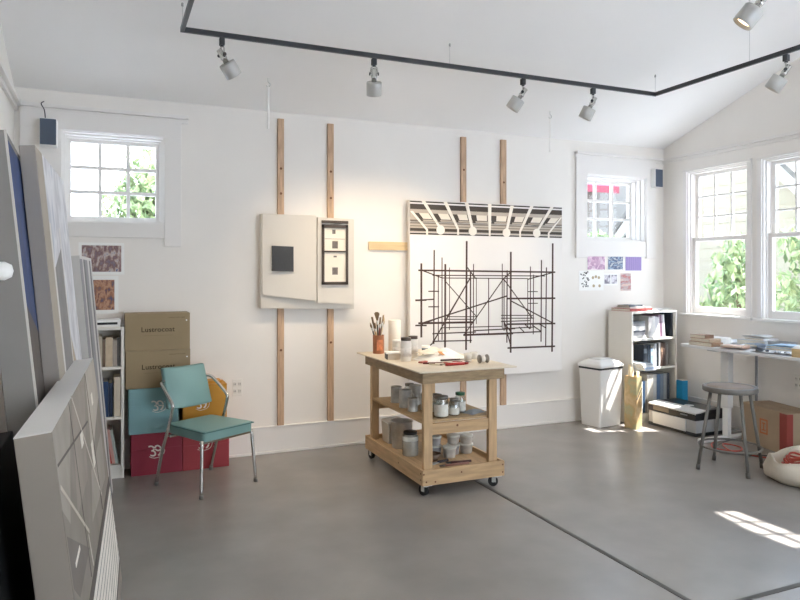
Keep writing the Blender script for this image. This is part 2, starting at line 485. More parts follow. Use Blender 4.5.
spot('grey track spotlight above the small white relief', 1.838, TY1, (.16, .40, -.85), SP)
spot('grey track spotlight above the scaffold painting, tilted left', 3.166, TY1, (-.42, .36, -.78), SP * 1.6)
spot('grey track spotlight nearest the back corner of the black track', 3.891, TY1, (-.26, .36, -.84), SP)
spot('grey track spotlight on the side run of track by the gable wall', TX1, 3.44, (-.30, .5, -.80), 8)
spot('large-looking lit spotlight on the near run of track at the picture top', 3.29, TY0, (-.42, .42, -.72), 16)

# ------------------------------------------------------------------ speakers and cords
def speaker(label, c, rz, dep=.135):
    t = thing('wall_speaker', label, 'speaker', c, rz)
    MB().box((-.06, -.0, -.105), (.06, dep, .105), .008).build('cabinet', WHITE, t)
    MB().box((-.055, -.006, -.098), (.055, .0, .098), .004).build('grille', mat('speaker_grille', '#535e6e', .8, bump=.3, bscale=400), t)
speaker('small blue-grey fronted speaker beside the left window', (-.42, 5.752, 2.652), 0)
speaker('small grey-fronted speaker in the corner by the gable wall', (5.69, 5.805, 2.648), R(4), .08)
b = MB().tube([(-.445, 5.85, 2.77), (-.45, 5.82, 2.83), (-.47, 5.80, 2.87), (-.455, 5.845, 2.90)], .004, 6)
tag(b.build('speaker_cord', BLACKM), 'short dark wire above the blue-grey speaker', 'wire')

def hang_cord(label, x, y, drop, r):
    z = ceil_z(y)
    t = thing('hanging_cord', label, 'cord', (x, y, z))
    MB().tube([(0, 0, .005), (0, 0, -.03), (.02, 0, -.05), (0, 0, -.075), (-.014, 0, -.06)], .004, 8).build('hook', STEEL, t)
    MB().tube([(0, 0, -.07), (.002, 0, -drop / 2), (0, 0, -drop)], r, 8).build('cord', mat('cord_white', '#efece6', .7), t)
hang_cord('white cord hanging from a ceiling hook over the small white relief', 1.186, 5.429, .41, .011)
hang_cord('thin pale cord hanging from a ceiling hook by the scaffold painting', 3.942, 5.436, .40, .004)

# ------------------------------------------------------------------ wall strips, cleat
def strip(label, x0, x1, z0, z1, knots, rnd=False):
    t = thing('wall_strip', label, 'wood strip', ((x0 + x1) / 2, YB, z0), 0, 'upright wood strips on the far wall')
    w = (x1 - x0) / 2; H = z1 - z0
    b = MB().box((-w, -.028, 0), (w, 0, H), .003)
    b.build('board', STRIP, t)
    b = MB()
    for k in knots: b.cyl((0, -.0288, k - z0), (0, -.027, k - z0), .011, n=12)
    b.build('screw_holes', KNOT, t)
strip('left upright wood strip behind the small white relief', 1.367, 1.423, .238, 2.94, (2.05 + .45, 2.28, .9))
strip('right upright wood strip behind the small white relief', 1.825, 1.882, .238, 2.936, (2.5, 2.26, .95))
strip('left upright wood strip behind the scaffold painting', 3.196, 3.254, .238, 2.926, (2.6,))
strip('right upright wood strip behind the scaffold painting', 3.655, 3.718, .238, 2.934, (2.5,))
b = MB().box((2.226, YB - .022, 1.795), (2.85, YB, 1.873), .004)
tag(b.build('wood_cleat', mat('cleat_wood', '#d8bd92', .7, noise=.1, scale=5, stretch=(1, 9, 9))), 'pale horizontal wood cleat sticking out left of the scaffold painting', 'wood strip')
# ------------------------------------------------------------------ wall relief
def wf(b, pts, y, th): b.prism([(x, y, z) for x, z in pts], (0, -th, 0))
t = thing('relief_artwork', 'white angled wall relief with a black square and a small picture frame', 'artwork', (0, 0, 0))
RY = YB - .03
REL = mat('relief_white', '#d8d2c8', .7); REL2 = mat('relief_white_b', '#d5cfc5', .7)
b = MB(); wf(b, [(1.205, 1.275), (2.056, 1.252), (2.056, 2.07), (1.205, 2.09)], RY, .05); b.build('backing_board', REL2, t)
b = MB()
b.hexa([(1.215, RY - .05, 1.392), (1.688, RY - .05, 1.332), (1.688, RY - .05, 2.088), (1.215, RY - .05, 2.09),
        (1.215, RY - .065, 1.392), (1.688, RY - .105, 1.332), (1.688, RY - .105, 2.088), (1.215, RY - .065, 2.09)], .003)
lp = b.build('left_panel', REL, t)
b = MB(); wf(b, [(1.296, 1.598), (1.482, 1.592), (1.482, 1.810), (1.296, 1.815)], RY - .066, .035); b.build('black_square', mat('black_square', '#3d3f42', .7, noise=.2, scale=30, stretch=(20, 1, 1)), lp)
b = MB(); wf(b, [(1.704, 1.318), (2.028, 1.298), (2.028, 2.058), (1.704, 2.075)], RY - .05, .03); rp = b.build('right_panel', REL, t)
b = MB()
y = RY - .08; FR = mat('frame_dark', '#4b4038', .6)
x0, x1, za, zb = 1.742, 1.985, 1.475, 2.012
b.box((x0, y - .02, za), (x0 + .02, y, zb)); b.box((x1 - .02, y - .02, za), (x1, y, zb))
for z, hh in ((za, .026), (1.765, .014), (zb - .03, .03), (zb + .012, .024)): b.box((x0, y - .02, z), (x1, y, z + hh))
b.build('picture_frame', FR, rp)
MB().box((x0 + .02, y - .006, za + .026), (x1 - .02, y, zb - .03)).build('picture_mount', mat('mount_cream', '#efe6d6', .8), rp)
b = MB()
for z, s in ((1.565, .052), (1.80, .052), (1.93, .03)): b.box((1.838, y - .009, z), (1.838 + s, y - .006, z + s * 1.25))
b.box((1.77, y - .008, 1.883), (1.955, y - .006, 1.887)); b.box((1.85, y - .008, 1.72), (1.88, y - .006, 1.735))
b.build('small_pictures', mat('grey_print', '#77706c', .8, noise=.3, scale=40), rp)

# ------------------------------------------------------------------ scaffold painting
PX0, PX1, PZ0, PZ1, PY = 2.613, 4.355, .56, 2.272, 5.80
# photo measurements turned once into metres on the painting's own plane
F_, S_, C_ = 674., math.sin(R(23.4)), math.cos(R(23.4))
def on_wall(px, py, y=PY):
    r, u = (px - 400) / F_, (273 - py) / F_
    k = y / (C_ - r * S_)
    return ((S_ + r * C_) * k, 1.58 + u * k)
t = thing('scaffold_painting', 'large white painting of dark scaffold lines under a beamed ceiling band', 'painting', (0, 0, 0))
cv = MB().box((PX0, PY, PZ0), (PX1, YB - .03, PZ1), .004).build('canvas', CANVASW, t)
GR1, GR2, GR3 = mat('band_dark', '#4a423b', .8), mat('band_mid', '#8a8075', .8), mat('band_light', '#bdb1a2', .8)
BW, BT, BH = PX1 - PX0, PZ1 - .008, .318
def band(b, v0, v1, u0=0., u1=1.): b.box((PX0 + BW * u0, PY - .0012, BT - BH * v1), (PX0 + BW * u1, PY + .001, BT - BH * v0))
b = MB()
for i, (v0, v1, c) in enumerate([(0, .045, 0), (.09, .25, 0), (.24, .33, 2), (.33, .56, 2), (.56, .62, 1), (.63, .68, 1), (.68, .73, 2), (.73, .76, 1), (.81, .90, 0), (.905, .935, 2), (.95, 1., 0), (.60, .62, 2), (.76, .81, 2)]):
    b.m(c); band(b, v0, v1)
# dark wedges behind and pale blocks between the beams
bm = [((427, 229.9), (411, 211)), ((440.5, 228.7), (423, 200.6)), ((458, 229.3), (445, 201.7)), ((472.6, 229.9), (466.4, 202.9)), ((489.6, 230.4), (489.6, 204)),
      ((506.4, 231.6), (512, 205.7)), ((520, 231.6), (531.7, 206.2)), ((536.6, 232), (552, 206.8)), ((548.6, 233.2), (562.0, 217.5))]
bmw = [(on_wall(*p), on_wall(*q)) for p, q in bm]
def at_v(beam, v):
    (xb, zb), (xt, zt) = beam; z = BT - BH * v; k = (z - zb) / (zt - zb); return xb + (xt - xb) * k
b.m(3)
for i in range(8):
    A, B = bmw[i], bmw[i + 1]
    for mi, v0, v1, f0, f1 in ((0, .36, .60, .03, .9), (3, .36, .53, .34, .86), (2, .55, .6, .25, .95)):
        b.m(mi)
        p = [at_v(A, v0) + (at_v(B, v0) - at_v(A, v0)) * f0, at_v(A, v0) + (at_v(B, v0) - at_v(A, v0)) * f1,
             at_v(A, v1) + (at_v(B, v1) - at_v(A, v1)) * (f0 if mi != 0 else f0 + .1), at_v(A, v1) + (at_v(B, v1) - at_v(A, v1)) * f1]
        b.prism([(max(PX0, min(PX1, p[0])), PY - .0014 - .0002 * mi, BT - BH * v0), (max(PX0, min(PX1, p[1])), PY - .0014 - .0002 * mi, BT - BH * v0), (max(PX0, min(PX1, p[3])), PY - .0014 - .0002 * mi, BT - BH * v1), (max(PX0, min(PX1, p[2])), PY - .0014 - .0002 * mi, BT - BH * v1)], (0, .001, 0))
b.build('ceiling_band', [GR1, GR2, GR3, mat('band_block', '#e6dccd', .8)], cv)
b = MB()
for i, ((xb, zb), (xt, zt)) in enumerate(bmw):
    wt, wb = .04, .026
    cl = lambda x: max(PX0, min(PX1, x))
    b.prism([(cl(xb - wb / 2), PY - .0035, zb), (cl(xb + wb / 2), PY - .0035, zb), (cl(xt + wt / 2), PY - .0035, min(zt, PZ1)), (cl(xt - wt / 2), PY - .0035, min(zt, PZ1))], (0, .0022, 0))
    if i in (1, 3, 5, 7): b.cyl((xb, PY - .0042, zb - .012), (xb, PY - .001, zb - .012), .045, n=20)
    else: b.box((xb - .01, PY - .003, zb - .055), (xb + .01, PY - .001, zb))
b.build('white_beams', mat('beam_white', '#eee7dc', .8), cv)
LN = """421.3 263.3 421.3 337.5 3|434.2 250 433.7 344 2|442 257.5 442 340 1.3|445.3 264 445 347.5 3|449.5 267.5 449.5 330 .8|466.7 241 466 350 3|470.5 271.7 470.5 343 2|473.5 264 473.5 334 1.2|476.3 277.5 476.3 324 .8|488.6 278 488.6 334 1.2|438.3 276 438.3 341 1.1|418.3 270.3 555.2 272.2 2.4|432.5 275.3 545 276 1.2|442 278 527.7 278.6 1|428.3 291.3 439 291.3 1.4|415.3 300.3 433.3 299.3 1.6|415.3 300.3 426.5 300 2.4|428.3 306.8 439 306.8 1.4|418.3 323.3 474 322.2 3|415.3 325.5 426.7 325.5 2|447.5 316.7 476 316.7 .9|444 319.3 473.5 319.3 1|441.7 327.8 502 326.3 1|432.5 333.7 476 332 1.5|463.3 335 513 333.4 3|432.5 341.3 471.7 340.5 1.5|473 330.7 515 328.6 1.5|421.7 323.3 506.8 296 1.8|421.7 324.4 441 317 1.4|470 278.3 432.5 343.3 1.7|468.5 281 447 317 1.3|432.5 343.3 428.2 347 1.7|444.2 280 475.8 315.8 1|466.7 266.7 475.8 278.7 1.4|421.7 270.3 442.5 278 1.4|464 335 504 278 1.3|502.2 263.7 502.2 328 1|504 277.5 504 330.7 1.2|507.1 270.2 506.8 342.6 1.7|510.8 251.8 510.6 352.7 3|527.7 278.4 527.7 328 .9|530.4 266.5 530.4 328.8 1.2|533.5 274.7 533.2 334.3 1.1|541.4 260 541 341.7 1.8|546.4 267.4 545.6 346.2 1.7|552.7 243.3 552 351.7 3|507.5 298.6 555.2 298.2 2.6|527.7 291.6 537.7 291.6 1|527.7 303.3 537.7 303.3 1|501 315.4 533 315.4 1|501 318.2 534 318.2 1|501 321.5 530 320.6 1.1|507.5 324.2 555.2 323.5 2.5|502 328.8 535 327 1.3|502 333.4 541.4 331.6 1.6|507.5 348 555 346.2 2.4|503.8 279.3 532 317.8 1.2|510 300.4 553.3 323.3 1.6|510.8 272 503.8 278.4 1.4|527.7 279.3 553.3 272.4 1.4|539.6 324.2 546 328 1.4|532.2 325.2 541.4 331.6 1.4|525 324.5 530 329 1.2|519 327 524 332 1.2|503.8 320.6 510.8 346.2 1.6|503.8 322.4 512 333.4 1.4"""
b = MB()
for i, s in enumerate(LN.split('|')):
    x0, y0, x1, y1, w = [float(v) for v in s.split()]
    A, B = Vector(on_wall(x0, y0)), Vector(on_wall(x1, y1))
    d = (B - A).normalized(); n = Vector((-d.y, d.x)) * (.0017 + .0027 * w)
    off = PY - .0006 - .00003 * i
    b.prism([(p.x, off, p.y) for p in (A - n, B - n, B + n, A + n)], (0, .0012 + .00003 * i, 0))
b.build('line_drawing', PAINTLINE, cv)

# ------------------------------------------------------------------ prints pinned on the wall
def print_on_wall(label, x0, x1, z0, z1, m, bd=.012, cat='picture', grp=None, extra=None):
    t = thing('pinned_print', label, cat, ((x0 + x1) / 2, YB, z0), 0, grp)
    w = (x1 - x0) / 2; h = z1 - z0
    MB().box((-w, -.003, 0), (w, .0012, h)).build('sheet', PAPER, t)
    if m: MB().box((-w + bd, -.0038, bd), (w - bd, -.0025, h - bd)).build('image', m, t)
    return t
print_on_wall('larger white-bordered colour print pinned below the left window', -.215, .118, 1.568, 1.822,
      ramp_mat('print_terrace', ['#454c70', '#8d7d86', '#7d5f60', '#a8918a', '#c9beb8', '#525c8c'], 'noise', 16, (1.8, 1, 1), detail=9), .022)
t = print_on_wall('smaller white-bordered orange and blue print pinned above the left bookcase', -.16, .075, 1.255, 1.555,
      ramp_mat('print_temple', ['#474f80', '#6d5b66', '#9a6c54', '#c0957a', '#7d5648', '#474f82'], 'noise', 15, (1.6, 1, .9), detail=8), .03)
G = 'postcards pinned under the small right window'
print_on_wall('pink speckled postcard, left end of the upper row of postcards', 4.754, 4.998, 1.613, 1.78, ramp_mat('card_pink', ['#f3e6ea', '#d9b7cb', '#b791b0', '#efe2e6'], 'voronoi', 34), .004, 'postcard', G)
print_on_wall('blue landscape postcard, middle of the upper row of postcards', 5.033, 5.249, 1.615, 1.77, ramp_mat('card_blue', ['#5b6f98', '#a9bccf', '#46537b', '#c9cfd2', '#7c7f9a'], 'noise', 15, (1, 1, 2)), .004, 'postcard', G)
print_on_wall('purple striped postcard, right end of the upper row of postcards', 5.277, 5.514, 1.603, 1.772, ramp_mat('card_purple', ['#8d79b0', '#b3a2cf', '#6f5c97', '#a996c6'], 'wave', 10, (1, 1, .3)), .004, 'postcard', G)
t = print_on_wall('white sheet with black and yellow spots, left end of the lower row of postcards', 4.647, 4.975, 1.39, 1.605, None, .004, 'postcard', G)
b = MB(); rr = random.Random(3)
for k in range(40):
    x, z = -.15 + .11 * rr.random(), .03 + .17 * rr.random()
    b.box((x, -.004, z), (x + .012, -.0025, z + .012))
b.m(1)
for x, z in ((.02, .14), (.1, .14), (.03, .05), (.11, .05), (.06, .15)): b.cyl((x, -.004, z), (x, -.0025, z), .017, n=10)
b.build('spots', [mat('ink_black', '#3c3a3a', .8), mat('ink_gold', '#b9a98a', .8)], t)
t = print_on_wall('small white card with two grey portraits in the lower row of postcards', 4.976, 5.17, 1.445, 1.575, None, .004, 'postcard', G)
MB().box((-.085, -.004, .018), (-.005, -.0025, .115)).box((.012, -.004, .018), (.088, -.0025, .115)).build('portraits', ramp_mat('card_grey', ['#5d5964', '#8f8b97', '#e5e1e6', '#4c4853'], 'noise', 14), t)
print_on_wall('tall red and grey postcard, right end of the lower row of postcards', 5.207, 5.363, 1.379, 1.58, ramp_mat('card_red', ['#c58a86', '#d9c1b4', '#b9a9a9', '#bb6f70', '#cfc9c4'], 'noise', 10, (.7, 1, 2.2)), .004, 'postcard', G)

# ------------------------------------------------------------------ books
def book_mesh(b, w, h, d, mi_cover=0, mi_page=1):
    """upright book: spine on the -y side, w thick (x), d deep (y), h tall (z)"""
    c = min(.003, w * .18)
    b.m(mi_page); b.box((c, .004, .003), (w - c, d - .004, h - .003))
    b.m(mi_cover)
    b.box((0, 0, 0), (c, d, h)); b.box((w - c, 0, 0), (w, d, h)); b.box((c * .5, -.001, 0), (w - c * .5, c, h), min(c * .4, .001))
def cover(c): return mat('cover_' + c.strip('#'), c, .55, noise=.08, scale=30)
def book(label, base, loc, w, h, d, c, lean=0, flat=False, rz=0, cat='book', grp=None, band_c=None):
    """base: Matrix of the furniture frame"""
    b = MB(); book_mesh(b, w, h, d)
    if band_c:
        b.m(2); b.box((w * .12, -.0018, h * .62), (w * .88, .001, h * .82))
    o = b.build('book', [cover(c), PAGES] + ([cover(band_c)] if band_c else []))
    if flat: L = Matrix.Rotation(R(90), 4, 'Y')
    else: L = Matrix.Rotation(R(lean), 4, 'Y')
    o.matrix_world = base @ Matrix.Translation(loc) @ Matrix.Rotation(rz, 4, 'Z') @ L
    return tag(o, label, cat, grp)

# ------------------------------------------------------------------ left bookcase
SHELFW = mat('shelf_white', '#e9e4da', .5)
SHELFIN = mat('shelf_back', '#d8d3c9', .6)
def bookcase(label, base_loc, rz, W, D, Hh, shelves, tt=.022):
    t = thing('bookcase', label, 'bookcase', base_loc, rz)
    MB().box((0, 0, 0), (tt, D, Hh), .002).build('side_panel', SHELFW, t)
    MB().box((W - tt, 0, 0), (W, D, Hh), .002).build('side_panel', SHELFW, t)
    MB().box((tt, 0, Hh - tt), (W - tt, D, Hh), .002).build('top_board', SHELFW, t)
    MB().box((tt, D - .006, .0), (W - tt, D - .001, Hh - tt)).build('back_panel', SHELFIN, t)
    for z in shelves: MB().box((tt, .004, z - tt), (W - tt, D - .006, z), .002).build('shelf', SHELFW, t)
    MB().box((tt, .012, 0), (W - tt, .026, shelves[-1] - tt)).build('plinth', SHELFW, t)
    return t
LBX, LBY = -.46, 5.615
bookcase('narrow white bookcase in the far left corner beside the stacked cartons', (LBX, LBY, 0), 0, .572, .24, 1.165, [.86, .475, .105])
B0 = Matrix.Translation((LBX, LBY, 0))
rows = [
 (.86, 'top', [(.03, .23, '#b8aea0', 'taupe'), (.03, .22, '#9e9d98', 'stone grey'), (.035, .2, '#b7b2a7', 'pale grey'), (.05, .225, '#e6dfcf', 'ivory'), (.022, .21, '#8d7f6f', 'brown'), (.03, .23, '#b39a86', 'tan'), (.035, .225, '#d3c4b0', 'oatmeal'), (.03, .235, '#c9bda9', 'cream'), (.022, .21, '#7d6a58', 'chestnut'), (.05, .225, '#cbb79b', 'sand'), (.03, .205, '#a79c90', 'greige'), (.02, .22, '#4c4741', 'dark taupe')]),
 (.475, 'middle', [(.035, .27, '#4a4a4e', 'charcoal'), (.03, .26, '#31353c', 'black'), (.045, .27, '#3c4450', 'slate'), (.03, .265, '#55504e', 'umber'), (.035, .26, '#2d3d56', 'navy'), (.025, .275, '#7d8fa3', 'steel blue'), (.045, .28, '#1f3a63', 'royal blue'), (.035, .272, '#27456f', 'deep blue'), (.03, .26, '#1d2c48', 'midnight blue')]),
 (.105, 'bottom', [(.04, .28, '#8c3530', 'brick'), (.03, .27, '#7a2f2c', 'maroon'), (.03, .27, '#c8c1b4', 'putty'), (.035, .26, '#9fb1a8', 'sage'), (.022, .265, '#a9b3ac', 'pale sage'), (.022, .255, '#7f9a93', 'teal-grey'), (.034, .29, '#c23b3a', 'scarlet'), (.028, .285, '#b8433e', 'red'), (.022, .27, '#d9a79b', 'pink'), (.02, .265, '#b4bcb4', 'pale mint')]),
]
ordn = ['first', 'second', 'third', 'fourth', 'fifth', 'sixth', 'seventh', 'eighth', 'ninth', 'tenth', 'eleventh', 'twelfth']
for z, nm, bl in rows:
    tot = sum(v[0] for v in bl) + .0015 * len(bl)
    right = {'top': .545, 'middle': .492, 'bottom': .552}[nm]
    x = right - tot
    lean = {'top': 0, 'middle': 0, 'bottom': -9}[nm]
    for k, (w, h, c, cn) in enumerate(bl):
        book(f"{cn} book, {ordn[len(bl)-1-k]} from the right on the left bookcase's {nm} shelf", B0, (x + (0 if not lean else -.02), .012, z + (0.002 if not lean else .0075)), w, h, .19, c, lean=lean, grp=f'books on the {nm} shelf of the left bookcase')
        x += w + .0015 if not lean else (w * 1.02 + .001)
# cream box files beside the middle-row books
b = MB().box((.498, .01, .477), (.547, .2, .78), .004)
tag(b.build('box_file', mat('file_cream', '#d5c8b3', .7), None, (LBX, LBY, 0)), 'cream upright box file, right end of the middle shelf of the left bookcase', 'box file')
t = thing('white_carton', 'flat white box with a dark slot lying on top of the left bookcase', 'box', (.0, 5.74, 1.165))
MB().box((-.13, -.1, 0), (.085, .1, .055), .004).build('box_body', WHITE, t)
MB().box((-.09, -.1015, .018), (.065, -.099, .036)).build('dark_slot', BLACKM, t)

# ------------------------------------------------------------------ carton stack
def carton(label, x0, x1, z0, z1, m, y0=5.62, dep=.24, lid=None, group='stacked cartons by the left bookcase'):
    t = thing('carton', label, 'box', ((x0 + x1) / 2, y0, z0), 0, group)
    w = (x1 - x0) / 2; h = z1 - z0
    MB().box((-w, 0, 0), (w, dep, h - .004), .004).build('carton_body', m, t)
    fl = MB().box((-w - .001, -.001, h - .006), (w + .001, dep / 2 - .002, h), .0015).box((-w - .001, dep / 2 + .002, h - .006), (w + .001, dep, h), .0015)
    fl.build('flaps', m, t)
    if lid:
        MB().box((-w - .002, -.003, h * lid), (w + .002, .0, h * lid + .004)).build('lid_edge', m, t)
    return t
KRAFT = mat('kraft', '#9d8a6b', .8, noise=.05, scale=4)
RED1, RED2 = mat('carton_red', '#93253a', .55, noise=.06, scale=5), mat('carton_red_b', '#a5373f', .55, noise=.06, scale=5)
TEAL, YEL = mat('carton_teal', '#86b0b3', .6, noise=.05, scale=5), mat('carton_yellow', '#c98f2c', .6, noise=.05, scale=5)
LOGO = mat('logo_white', '#e7ddd2', .7); PRINTK = mat('print_dark', '#2e2316', .9, spec=.1)
def logo39(t, x, z, s):
    text('logo_numerals', '39', s, LOGO, t, (x, -.0012, z), (PI / 2, 0, 0), shear=-.25, space=.72)
    MB().tube([(x - s * .46, -.001, z - s * .30), (x - s * .15, -.001, z - s * .42), (x + s * .30, -.001, z - s * .30), (x + s * .46, -.001, z + s * .02), (x + s * .34, -.001, z + s * .30)], s * .018, 6).build('logo_swash', LOGO, t)
t = carton('dark red carton with a white 39, lower left of the carton stack', .162, .540, 0, .322, RED1, lid=.62); logo39(t, .0, .18, .125)
t = carton('red carton with a white 39, on the floor behind the green chair', .543, .908, 0, .312, RED2, lid=.62); logo39(t, -.01, .2, .125)
t = carton('teal carton with a white 39 on the dark red carton', .145, .512, .323, .676, TEAL, lid=.62); logo39(t, .04, .21, .115)
t = carton('mustard yellow carton with a white 39 behind the green chair back', .545, .890, .323, .675, YEL, lid=.62); logo39(t, -.02, .2, .115)
MB().box((-.10, .06, .3525), (.14, .2, .372), .003).build('open_flap', YEL, t)
def lustro(t, h, s):
    text('carton_lettering', s, .054, PRINTK, t, (0, -.0014, h * .56), (PI / 2, 0, 0), space=1.05)
    text('carton_small_print', 'HANDLE WITH CARE', .013, mat('print_mid', '#6f5c3f', .8), t, (.14, -.0014, h * .88), (PI / 2, 0, 0))
    MB().box((-.11, -.0012, h * .40), (.11, -.0004, h * .405)).build('print_line', mat('print_mid2', '#7a684a', .8), t)
    MB().cyl((.215, -.002, h * .80), (.215, .0, h * .80), .006, n=10).build('white_sticker', WHITE, t)
t = carton('brown carton under the topmost brown carton, partly behind the green chair', .122, .602, .678, .972, KRAFT); lustro(t, .294, 'Lustrocoat')
t = carton('topmost brown carton of the stack beside the left bookcase', .117, .600, .973, 1.262, KRAFT); lustro(t, .289, 'Lustrocoat')

# ------------------------------------------------------------------ teal chair
t = thing('armchair', 'teal vinyl chair with chrome tube arms and legs', 'chair', (.673, 5.235, 0), R(30.4))
def seat_shape(b, z0, z1, inset=0):
    w0, w1, yf_, yb_ = .20 - inset, .226 - inset, -.272 + inset, .19 - inset
    pts = []
    def arc(cx, cy, r, a0, a1):
        for k in range(6):
            a = R(a0 + (a1 - a0) * k / 5); pts.append((cx + r * math.cos(a), cy + r * math.sin(a)))
    rr = .035
    arc(w1 - rr, yf_ + rr, rr, -90, 0); arc(w0 - rr, yb_ - rr, rr, 0, 90); arc(-w0 + rr, yb_ - rr, rr, 90, 180); arc(-w1 + rr, yf_ + rr, rr, 180, 270)
    b.prism([(x, y, z0) for x, y in pts], (0, 0, z1 - z0), .008)
b = MB(); seat_shape(b, .388, .462); so = b.build('seat', VINYL, t)
b = MB().tube([(.202, .16, .453), (.225, -.24, .453), (.205, -.271, .453), (.1, -.2745, .453), (-.1, -.2745, .453), (-.205, -.271, .453), (-.225, -.24, .453), (-.202, .16, .453)], .0045, 6); b.build('seat_piping', VINYLD, so)
def backrest_pt(u, v, off):
    x = .012 + (u - .5) * .40 * (1 - .06 * v); z = .558 + .302 * v
    y = .175 + .09 * v + .035 * (1 - (2 * u - 1) ** 2) * -1 + .035
    return Vector((x, y + off, z))
b = bmesh.new(); N = 12
fr = [[b.verts.new(backrest_pt(i / N, j / N, -.022 - .012 * math.sin(PI * i / N) * math.sin(PI * j / N))) for j in range(N + 1)] for i in range(N + 1)]
bk = [[b.verts.new(backrest_pt(i / N, j / N, .022)) for j in range(N + 1)] for i in range(N + 1)]
for i in range(N):
    for j in range(N):
        b.faces.new((fr[i][j], fr[i + 1][j], fr[i + 1][j + 1], fr[i][j + 1])); b.faces.new((bk[i][j], bk[i][j + 1], bk[i + 1][j + 1], bk[i + 1][j]))
for i in range(N):
    b.faces.new((fr[i][0], bk[i][0], bk[i + 1][0], fr[i + 1][0])); b.faces.new((fr[i][N], fr[i + 1][N], bk[i + 1][N], bk[i][N]))
    b.faces.new((fr[0][i], fr[0][i + 1], bk[0][i + 1], bk[0][i])); b.faces.new((fr[N][i], bk[N][i], bk[N][i + 1], fr[N][i + 1]))
bmesh.ops.recalc_face_normals(b, faces=b.faces[:])
q = MB(); q._merge(b, smooth=True); bo = q.build('backrest', VINYL, t)
bv = bo.modifiers.new('bev', 'BEVEL'); bv.width = .012; bv.segments = 3; bv.limit_method = 'ANGLE'; bv.angle_limit = R(50)
for s in (-1, 1):
    b = MB().tube([(.249 * s, .258, .012), (.251 * s, .185, .25), (.25 * s, .105, .45), (.25 * s, .06, .58), (.249 * s, .062, .625), (.243 * s, .13, .685), (.228 * s, .225, .755), (.19 * s, .262, .765)], .0125, 12)
    lg = b.build('rear_leg_and_arm', CHROME, t)
    MB().cyl((.249 * s, .258, 0), (.2495 * s, .252, .03), .015).build('foot_cap', mat('foot_grey', '#77746f', .6), lg)
    b = MB().tube([(.249 * s, -.273, .012), (.238 * s, -.262, .2), (.226 * s, -.25, .398)], .0125, 12)
    lg = b.build('front_leg', CHROME, t)
    MB().cyl((.249 * s, -.273, 0), (.248 * s, -.272, .03), .015).build('foot_cap', _m['foot_grey'], lg)
MB().box((-.22, -.25, .368), (.22, -.22, .389), .004).box((-.235, .10, .372), (.235, .13, .39), .004).box((-.02, -.23, .370), (.02, .11, .388), .004).build('under_frame', CHROME, t)
MB().tube([(-.19, .262, .765), (0, .262, .765), (.19, .262, .765)], .010, 10).build('back_bar', CHROME, t)

# ------------------------------------------------------------------ rolling cart
CX0, CX1, CY0, CY1 = 2.02, 2.69, 4.27, 5.42
t = thing('rolling_cart', 'pine work cart on black casters in the middle of the floor', 'cart', (0, 0, 0))
MB().box((1.99, 4.25, .878), (2.785, 5.55, .888), .002).build('top_board', HARDBOARD, t)
b = MB().box((CX0, CY0, .80), (CX1, CY0 + .038, .878), .003); b.build('apron_rail', APRON, t)
MB().box((CX0, CY1 - .038, .80), (CX1, CY1, .878), .003).build('apron_rail', APRON, t)
MB().box((CX0, CY0 + .038, .80), (CX0 + .038, CY1 - .038, .878), .003).build('apron_rail', APRON, t)
MB().box((CX1 - .038, CY0 + .038, .80), (CX1, CY1 - .038, .878), .003).build('apron_rail', APRON, t)
LW, LD = .068, .04
for x in (CX0 + .030, CX1 - .040 - LW):
    for y in (CY0 + .012, CY1 - .012 - LD):
        MB().box((x, y + .027 * (1 if y < 5 else -1), .165), (x + LW, y + LD + .027 * (1 if y < 5 else -1), .80), .004).build('leg', WOOD, t)
for y in (CY0 + .045, CY1 - .085):
    MB().box((CX0 + .030 + LW, y, .425), (CX1 - .040 - LW, y + .036, .505), .003).build('shelf_rail', WOODX, t)
MB().box((CX0 + .03, CY0 + .082, .505), (CX1 - .03, CY1 - .082, .522), .003).build('middle_shelf', mat('ply_shelf', '#b69a74', .65, noise=.12, scale=5, stretch=(8, 1, 8)), t)
MB().box((CX0 + .02, CY0 + .02, .142), (CX1 - .02, CY1 - .02, .16), .002).build('bottom_shelf', WOODY, t)
for a, c, m in (((CX0, CY0, .082), (CX1, CY0 + .02, .192), WOODX), ((CX0, CY1 - .02, .082), (CX1, CY1, .192), WOODX), ((CX0, CY0 + .02, .082), (CX0 + .02, CY1 - .02, .192), WOODY), ((CX1 - .02, CY0 + .02, .082), (CX1, CY1 - .02, .192), WOODY)):
    MB().box(a, c, .003).build('base_rail', m, t)
b = MB()
for x, z in ((2.12, .105), (2.33, .15), (2.03, .165), (2.675, .165), (2.675, .11), (2.05, .11)): b.cyl((x, CY0 - .0008, z), (x, CY0 + .004, z), .0065, n=10)
b.cyl((2.32, CY0 + .0442, .478), (2.32, CY0 + .05, .478), .009, n=10)
for y, z in ((4.30, .12), (4.30, .165), (4.7, .14)): b.cyl((CX0 - .0008, y, z), (CX0 + .004, y, z), .006, n=10)
b.build('screws_and_knots', KNOT, t)
for x, y, a in ((2.065, 4.315, 1.9), (2.640, 4.315, 2.6), (2.062, 5.35, 1.7), (2.62, 5.36, .5)):
    b = MB().box((x - .035, y - .035, .076), (x + .035, y + .035, .082)).cyl((x, y, .066), (x, y, .077), .02)
    c, s = math.cos(a), math.sin(a)
    for k in (-1, 1):
        px, py = x - s * .018 * k + c * .012, y + c * .018 * k + s * .012
        b.obox((px, py, .054), (.030, .003, .046), (0, 0, a))
    cs = b.build('caster', STEEL, t)
    ax = Vector((-s, c, 0)); ce = Vector((x + c * .018, y + s * .018, .037))
    MB().cyl(ce - ax * .014, ce + ax * .014, .037, n=24).build('wheel', RUBBER, cs)
    MB().cyl(ce - ax * .0165, ce + ax * .0165, .009, n=12).build('axle', STEEL, cs)

